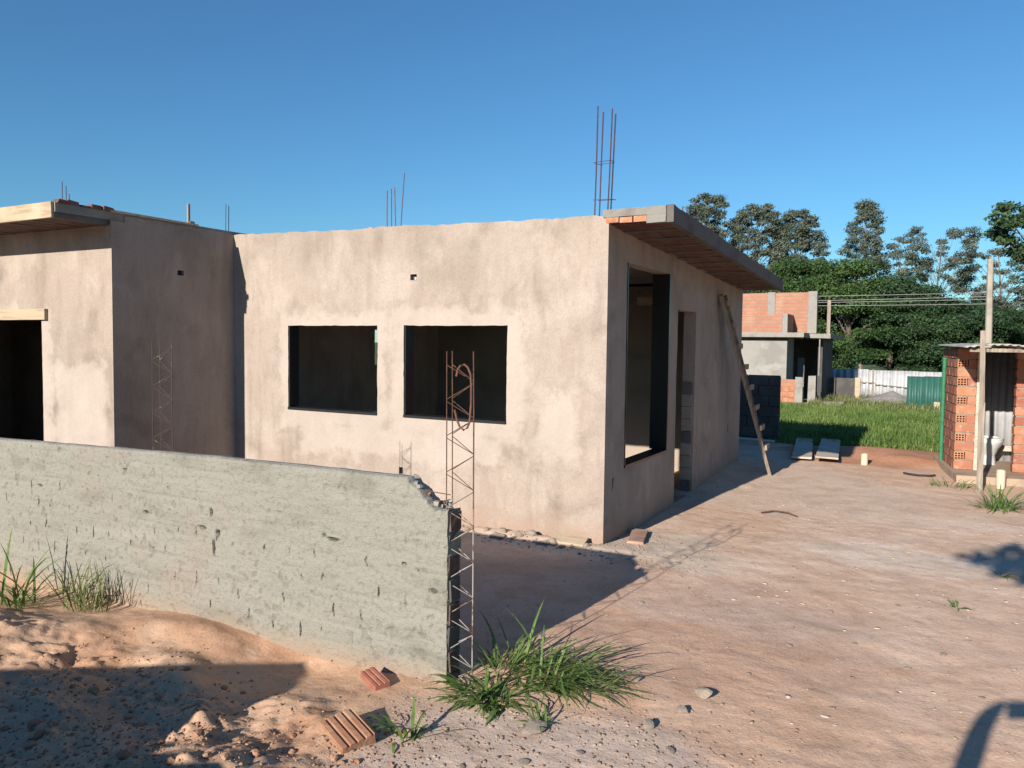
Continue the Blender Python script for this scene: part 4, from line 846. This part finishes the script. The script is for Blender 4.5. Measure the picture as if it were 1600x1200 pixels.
tuft('grass_clump', 'tall green weed leaning over the sand heap by the boundary wall', -5.55, 3.05, .30, .18, 46, .25, .62, GRASS_T, rg, .4, (.5, 0), .016, (.6, 1.3), (.3, 1.0))
tuft('grass_clump', 'dry upright weed clump standing against the cement boundary wall', -5.05, 3.24, .40, .14, 80, .14, .40, GRASS_Y, rg, .3, (0, 0), .009, (.9, 1.5), (.1, .6))
tuft('grass_clump', 'spiky green weed clump on the dirt before the privy', .70, 10.45, .34, .34, 110, .15, .42, GRASS_T, rg, .7, (0, 0), .014, (.4, 1.3), (.3, 1.2))
tuft('grass_clump', 'thin straggling weeds at the foot of the grey timber post', .25, 11.8, .45, .18, 50, .08, .28, GRASS_T, rg, .6, (0, 0), .010)
tuft('grass_clump', 'lone small green sprout on the bare dirt with four blades', .19, 6.3, .05, .05, 11, .07, .14, GRASS_T, rg, .6)
tuft('grass_clump', 'small flat sprout on the bare dirt near the tree shadow', .53, 7.35, .08, .06, 12, .08, .17, GRASS_T, rg, .6, (.3, 0), .01, (.2, .9))
# field of grass behind the yard: one mass
n = 62000; bx = RNG.uniform(-5.6, 5.0, n); by = 15.0+13*RNG.random(n)**1.35
edge = 15.45+.55*fbm(bx, bx*0, 1.0, 3, 50)-.25*np.exp(-((bx+2)/1.0)**2); keep = (by > edge)
bx, by = bx[keep], by[keep]; n = len(bx); base = np.stack([bx, by, H(bx, by)-.01], 1)
Lf = (.08+.12*RNG.random(n))*(1+.9*fbm(bx, by, .9, 3, 51))*(.75+.5*sm(15.2, 16.2, by))
V, Fq = blades(base, RNG.random(n)*2*np.pi, Lf, 1.0+.5*RNG.random(n), .3+1.0*RNG.random(n), .012+.012*RNG.random(n), 2)
tag(obj('grass', mesh_np('grass', V, Fq), GRASS_F), 'bright green grass field beyond the dirt yard', 'grass', None, 'stuff')
n = 5000; bx = RNG.uniform(-4, 1.5, n); by = RNG.uniform(28, 37.5, n); k = fbm(bx, by, 1.5, 3, 52) > -.02; bx, by = bx[k], by[k]; n = len(bx)
V, Fq = blades(np.stack([bx, by, H(bx, by)-.01], 1), RNG.random(n)*6.28, .12+.25*RNG.random(n), 1.0+.5*RNG.random(n), .3+.9*RNG.random(n), .02+.02*RNG.random(n), 2)
tag(obj('weeds', mesh_np('weeds', V, Fq), GRASS_Y), 'patchy yellow green weeds along the foot of the zinc fence', 'weeds', None, 'stuff')
# gravel heap by the zinc fence
ga = np.linspace(0, 2*np.pi, 33)[:-1]; gr = np.linspace(0, 1, 12); A, R_ = np.meshgrid(ga, gr, indexing='ij')
px = -1.5+np.cos(A)*R_*1.35; py = 33.0+np.sin(A)*R_*1.1; pz = H(px, py)-.03+.52*(1-R_)**.8*(1+.4*fbm(px, py, .4, 3, 53))
ii = np.arange(32*12).reshape(32, 12); Fq = np.stack([ii[:, :-1], np.roll(ii, -1, 0)[:, :-1], np.roll(ii, -1, 0)[:, 1:], ii[:, 1:]], -1).reshape(-1, 4)
tag(obj('gravel_heap', mesh_np('gravel_heap', np.stack([px, py, pz], -1).reshape(-1, 3), Fq, smooth=True), M('grey_gravel', (.27, .25, .23), [dict(c=(.17, .16, .15), s=22, lo=.45, hi=.6)], bumps=((30, .03, 4),))), 'small grey gravel heap in front of the zinc fence', 'gravel heap')
tag(MB().box((-4.0, 30.2, -.36), (-2.9, 30.9, -.18), .05).build('rubble_slab', CONC), 'broken concrete slab lying in the grass by the brick house', 'slab')

# ------------------------------------------------------------------ stones, bricks, crumbs
def rock_mesh(seed, flat=.55, sub=2):
    rng = np.random.default_rng(seed); import bmesh
    bm = bmesh.new(); bmesh.ops.create_icosphere(bm, subdivisions=sub, radius=1)
    dirs = rng.normal(size=(9, 3)); dirs /= np.linalg.norm(dirs, axis=1)[:, None]; lim = .55+.4*rng.random(9)
    for v in bm.verts:
        p = np.array(v.co)
        for d, l in zip(dirs, lim):
            s = p@d
            if s > l: p = p-d*(s-l)
        p = p*(1+.06*rng.normal()); v.co = Vector((p[0], p[1], p[2]*flat))
    me = bpy.data.meshes.new('stone'); bm.to_mesh(me); bm.free(); me.materials.append(STONE); return me
ROCKS = [rock_mesh(i, .45+.2*(i % 3)) for i in range(6)]
def stone(x, y, sx, sy, sz, label, group=None, me=None, cat='stone', sink=.35):
    o = bpy.data.objects.new('stone', me or random.choice(ROCKS)); C.objects.link(o)
    o.scale = (sx, sy, sz); o.rotation_euler = (random.uniform(-.2, .2), random.uniform(-.2, .2), random.uniform(0, 6.28)); o.location = (x, y, hz(x, y)+sz*.5*(1-sink)-.003)
    return tag(o, label, cat, group)
stone(-1.01, 4.0, .075, .038, .05, 'long pale wedge shaped stone lying alone past the grass clump', None, ROCKS[1])
stone(-1.05, 3.76, .034, .026, .035, 'pale stone between the wedge stone and the gravel')
stone(-1.15, 3.53, .036, .03, .04, 'whitish stone sitting at the edge of the gravel with a dark shadow')
stone(-1.63, 3.24, .085, .07, .035, 'large flat pinkish stone with a sprout on it before the grass clump', None, ROCKS[2])
stone(-1.37, 4.0, .036, .026, .028, 'small pale stone under the tips of the trailing grass')
SG = 'scattered pale stones on the dirt yard'; SL = 'small pale stone lying loose on the open dirt yard'
for (X, Y) in [(-1.58, 8.0), (-1.72, 6.0), (-1.6, 5.75), (-1.85, 6.35), (-1.3, 5.2), (-1.05, 4.7), (-.42, 5.15), (-.2, 6.1), (-.55, 5.75), (-.15, 4.55), (.1, 5.3), (-.7, 5.0), (-.05, 4.95), (-.9, 4.35), (-.35, 4.15), (.25, 5.6), (-.45, 6.6), (-1.0, 6.7), (-.6, 9.2), (-1.3, 9.5), (-.2, 9.8), (-1.55, 7.1), (.15, 8.3), (-.75, 7.9), (-1.8, 5.3), (-1.25, 4.55), (.3, 4.75), (-2.35, 7.35), (-1.95, 7.6), (-1.35, 3.2), (-1.1, 3.15), (-1.0, 3.4), (-1.75, 2.8), (-1.5, 2.95)]:
    s = random.uniform(.012, .025); stone(X+random.uniform(-.05, .05), Y+random.uniform(-.05, .05), s*1.4, s, s*.8, SL, SG)
RG = 'broken plaster lumps along the facade foot'; RL = 'broken plaster lump in the rubble along the foot of the facade'
for i in range(26):
    X = -4.2+random.random()**.8*1.55; s = random.uniform(.018, .05); stone(X, 6.40-random.random()*.16, s*1.3, s, s*.9, RL, RG, cat='rubble')
DG = 'earth clods on the sand heap'; DLb = 'reddish earth clod lying on the churned sand by the boundary wall'
CL = [rock_mesh(20+i, .7, 2) for i in range(4)]
for me in CL: me.materials.clear(); me.materials.append(CRUMB)
for i in range(46):
    X = random.uniform(-3.9, -2.1); Y = random.uniform(1.85, 2.95); s = random.uniform(.012, .030)*(1.2 if Y < 2.5 else .8); stone(X, Y, s*1.2, s, s, DLb, DG, CL[i % 4], 'clod')
def ribbed(L, Wd, Hh, n):
    b = MB(); prof = [(-Wd/2, 0)]; st = Wd/n
    for i in range(n): x0 = -Wd/2+i*st; prof += [(x0+st*.08, Hh), (x0+st*.62, Hh), (x0+st*.70, Hh*.86), (x0+st*.95, Hh*.86)]
    prof += [(Wd/2, Hh), (Wd/2, 0)]; k = len(prof)
    for xx in (-L/2, L/2): b.v += [(xx, p[0], p[1]) for p in prof]
    for i in range(k): b.f.append((i, (i+1) % k, k+(i+1) % k, k+i))
    b.f += [tuple(range(k))[::-1], tuple(range(k, 2*k))]; return b
o = ribbed(.19, .085, .035, 3).build('brick_shard', CLAYS[2]); o.location = (-2.60, 3.28, hz(-2.60, 3.28)+.015); o.rotation_euler = (.15, .08, -.45); tag(o, 'orange ribbed brick shard lying at the foot of the boundary wall', 'brick')
o = ribbed(.25, .16, .07, 4).build('brick_lump', M('dusty_clay', (.27, .135, .08), [dict(c=(.33, .205, .13), s=9, lo=.45, hi=.6, a=.8)], bumps=((30, .006, 4),))); o.location = (-2.32, 2.73, hz(-2.32, 2.73)-.035); o.rotation_euler = (.16, .10, -.42); tag(o, 'dusty ribbed hollow brick half sunk in the churned sand', 'brick')
def scatter(name, label, n, xr, yr, s0, s1, mat, wfun, seed, flat=.5):
    rng = np.random.default_rng(seed); x = rng.uniform(*xr, n); y = rng.uniform(*yr, n); k = rng.random(n) < wfun(x, y); x, y = x[k], y[k]; n = len(x)
    t = (1+5**.5)/2; I = np.array([(-1, t, 0), (1, t, 0), (-1, -t, 0), (1, -t, 0), (0, -1, t), (0, 1, t), (0, -1, -t), (0, 1, -t), (t, 0, -1), (t, 0, 1), (-t, 0, -1), (-t, 0, 1)])/1.9
    FI = np.array([(0, 11, 5), (0, 5, 1), (0, 1, 7), (0, 7, 10), (0, 10, 11), (1, 5, 9), (5, 11, 4), (11, 10, 2), (10, 7, 6), (7, 1, 8), (3, 9, 4), (3, 4, 2), (3, 2, 6), (3, 6, 8), (3, 8, 9), (4, 9, 5), (2, 4, 11), (6, 2, 10), (8, 6, 7), (9, 8, 1)])
    s = s0+(s1-s0)*rng.random(n)**2.5; a = rng.random(n)*6.28; J = I[None]*(1+.28*rng.normal(size=(n, 12, 1))*.8)*np.stack([s*1.3, s*.9, s*flat], -1)[:, None]
    c, sn = np.cos(a)[:, None], np.sin(a)[:, None]; V = np.stack([J[..., 0]*c-J[..., 1]*sn, J[..., 0]*sn+J[..., 1]*c, J[..., 2]], -1)+np.stack([x, y, H(x, y)+s*flat*.25], -1)[:, None]
    F3 = (FI[None]+np.arange(n)[:, None, None]*12).reshape(-1, 3); return tag(obj(name, mesh_np(name, V.reshape(-1, 3), None, F3), mat), label, 'gravel', None, 'stuff')
scatter('gravel', 'fine loose gravel strewn before the grass clump', 5200, (-2.4, -.3), (2.1, 4.2), .002, .011, PEB, lambda x, y: ell(x, y, -1.35, 2.95, 1.0, .85, .3, .8, 28)*.9+.08, 61)
scatter('pebbles', 'small pebbles strewn over the dirt drive', 2000, (-2.6, 1.2), (3.2, 10.5), .002, .010, PEB, lambda x, y: .55+0*x, 62)
scatter('pale_chips', 'flat pale stone chips pressed into the dirt drive', 800, (-1.6, .9), (3.8, 9.5), .004, .020, CHIP, lambda x, y: .08+.8*sm(-.05, .18, fbm(x, y, .7, 3, 63)), 64, .16)
scatter('rubble_grit', 'crumbled plaster grit along the facade and house corner', 2200, (-4.4, -1.6), (6.0, 7.2), .003, .014, PEB, lambda x, y: ell(x, y, -3.3, 6.38, 1.4, .26, .25, .6, 26)*.9+ell(x, y, -2.2, 6.6, .7, .6, .3, .6, 25)*.6, 65)
scatter('sand_crumbs', 'loose crumbs of earth on the churned sand heap', 6500, (-4.4, -1.9), (1.5, 3.35), .003, .010, CRUMB, lambda x, y: sm(3.25, 2.5, y)*(.35+.65*sm(-.1, .15, fbm(x, y, .4, 3, 66))), 67, .8)

# ------------------------------------------------------------------ things out of frame whose shadows reach the picture
bs = empty('shadow_stack', (-5.2, -1.0, 0), 'unseen stack of clay bricks added to throw shade on the sand heap', 'added brick stack')  # invented stack outside the view, shaped to shade the sand
sm_ = [brick_mesh(.24, .40, .118, [CLAYS[i]])[0] for i in range(3)]
for i in range(-4, 13):
    for r in range(11 if i >= 0 else 8):
        a = math.radians(34); lx = -i*.25; o = bpy.data.objects.new('brick', sm_[(r+i) % 3]); link(o, bs)
        o.location = (-3.58+lx*math.cos(a), -.92+lx*math.sin(a)*(1 if i >= 0 else .3), hz(-4.2, -1)-.02+r*.12); o.rotation_euler = (0, 0, a+random.uniform(-.02, .02))
eucalypt('small sparse unseen tree added behind the camera to cast streaks of shade', 0.45, -3.2, 4.7, 4.3, 2.4, 10, 301, .8, 'dome', rc=.42, trunk_r=.07, name='shadow_tree', group=None, base=.1, mat=LEAF_D)  # guessed tree outside the view, flat crown set for streaky shadows

def person():
    e = empty('person', (0, 0, .2), 'person in a dark shirt holding up a phone, whose shadow crosses the dirt', 'person')
    R = Matrix.Translation((.05, 0, 0)) @ Matrix.Rotation(math.radians(28.5), 4, 'Z') @ Matrix.Translation((-.05, -.42, .2))
    vs = []; es = []; rad = []
    def V(p, r, par=None):
        vs.append(tuple(R @ Vector(p))); rad.append(r)
        if par is not None: es.append((par, len(vs)-1))
        return len(vs)-1
    cx = -.02
    pel = V((cx, 0, .92), (.15, .11)); ab = V((cx, 0, 1.10), (.14, .10), pel); ch = V((cx, 0, 1.28), (.16, .11), ab); nk0 = V((cx, 0, 1.42), (.07, .06), ch); nk = V((cx, .02, 1.49), (.055, .055), nk0)
    hd = V((cx, .04, 1.58), (.082, .095), nk); ht = V((cx, .03, 1.68), (.075, .088), hd)
    for s in (-1, 1):
        hip = V((cx+s*.10, 0, .84), (.09, .09), pel); kn = V((cx+s*.11, .02, .47), (.058, .06), hip); an = V((cx+s*.12, 0, .09), (.04, .042), kn); V((cx+s*.13, .14, .035), (.038, .028), an)
        sh = V((cx+s*.20, 0, 1.385), (.075, .07), ch); el = V((cx+s*.43, .22, 1.37), (.065, .065), sh); wr = V((cx+s*.25, .40, 1.57), (.046, .046), el); pm = V((cx+s*.205, .40, 1.615), (.052, .036), wr)
        for i, (dx, dz, ln) in enumerate(((-.035, .035, .05), (-.035, .015, .055), (-.035, -.005, .052), (-.032, -.025, .042))):
            f1 = V((cx+s*(.205+dx*.4), .415, 1.615+dz), (.009, .009), pm); V((cx+s*(.205+dx*.4-ln), .425, 1.62+dz), (.008, .008), f1)
        t1 = V((cx+s*.19, .375, 1.65), (.011, .011), pm); V((cx+s*.15, .385, 1.665), (.009, .009), t1)
    me = bpy.data.meshes.new('body'); me.from_pydata(vs, es, []); o = obj('body', me, SHIRT, e)
    sk = o.modifiers.new('skin', 'SKIN'); sk.use_smooth_shade = True
    for i, r in enumerate(rad): me.skin_vertices[0].data[i].radius = r
    me.skin_vertices[0].data[0].use_root = True
    sb = o.modifiers.new('smooth', 'SUBSURF'); sb.levels = 1; sb.render_levels = 1
    ph = tag(MB().box((-.175, .36, 1.59), (.13, .39, 1.68), 0, R).build('phone', PHONE, None, bevel=.006), 'black phone held sideways in both hands', 'phone')
    return e
person()
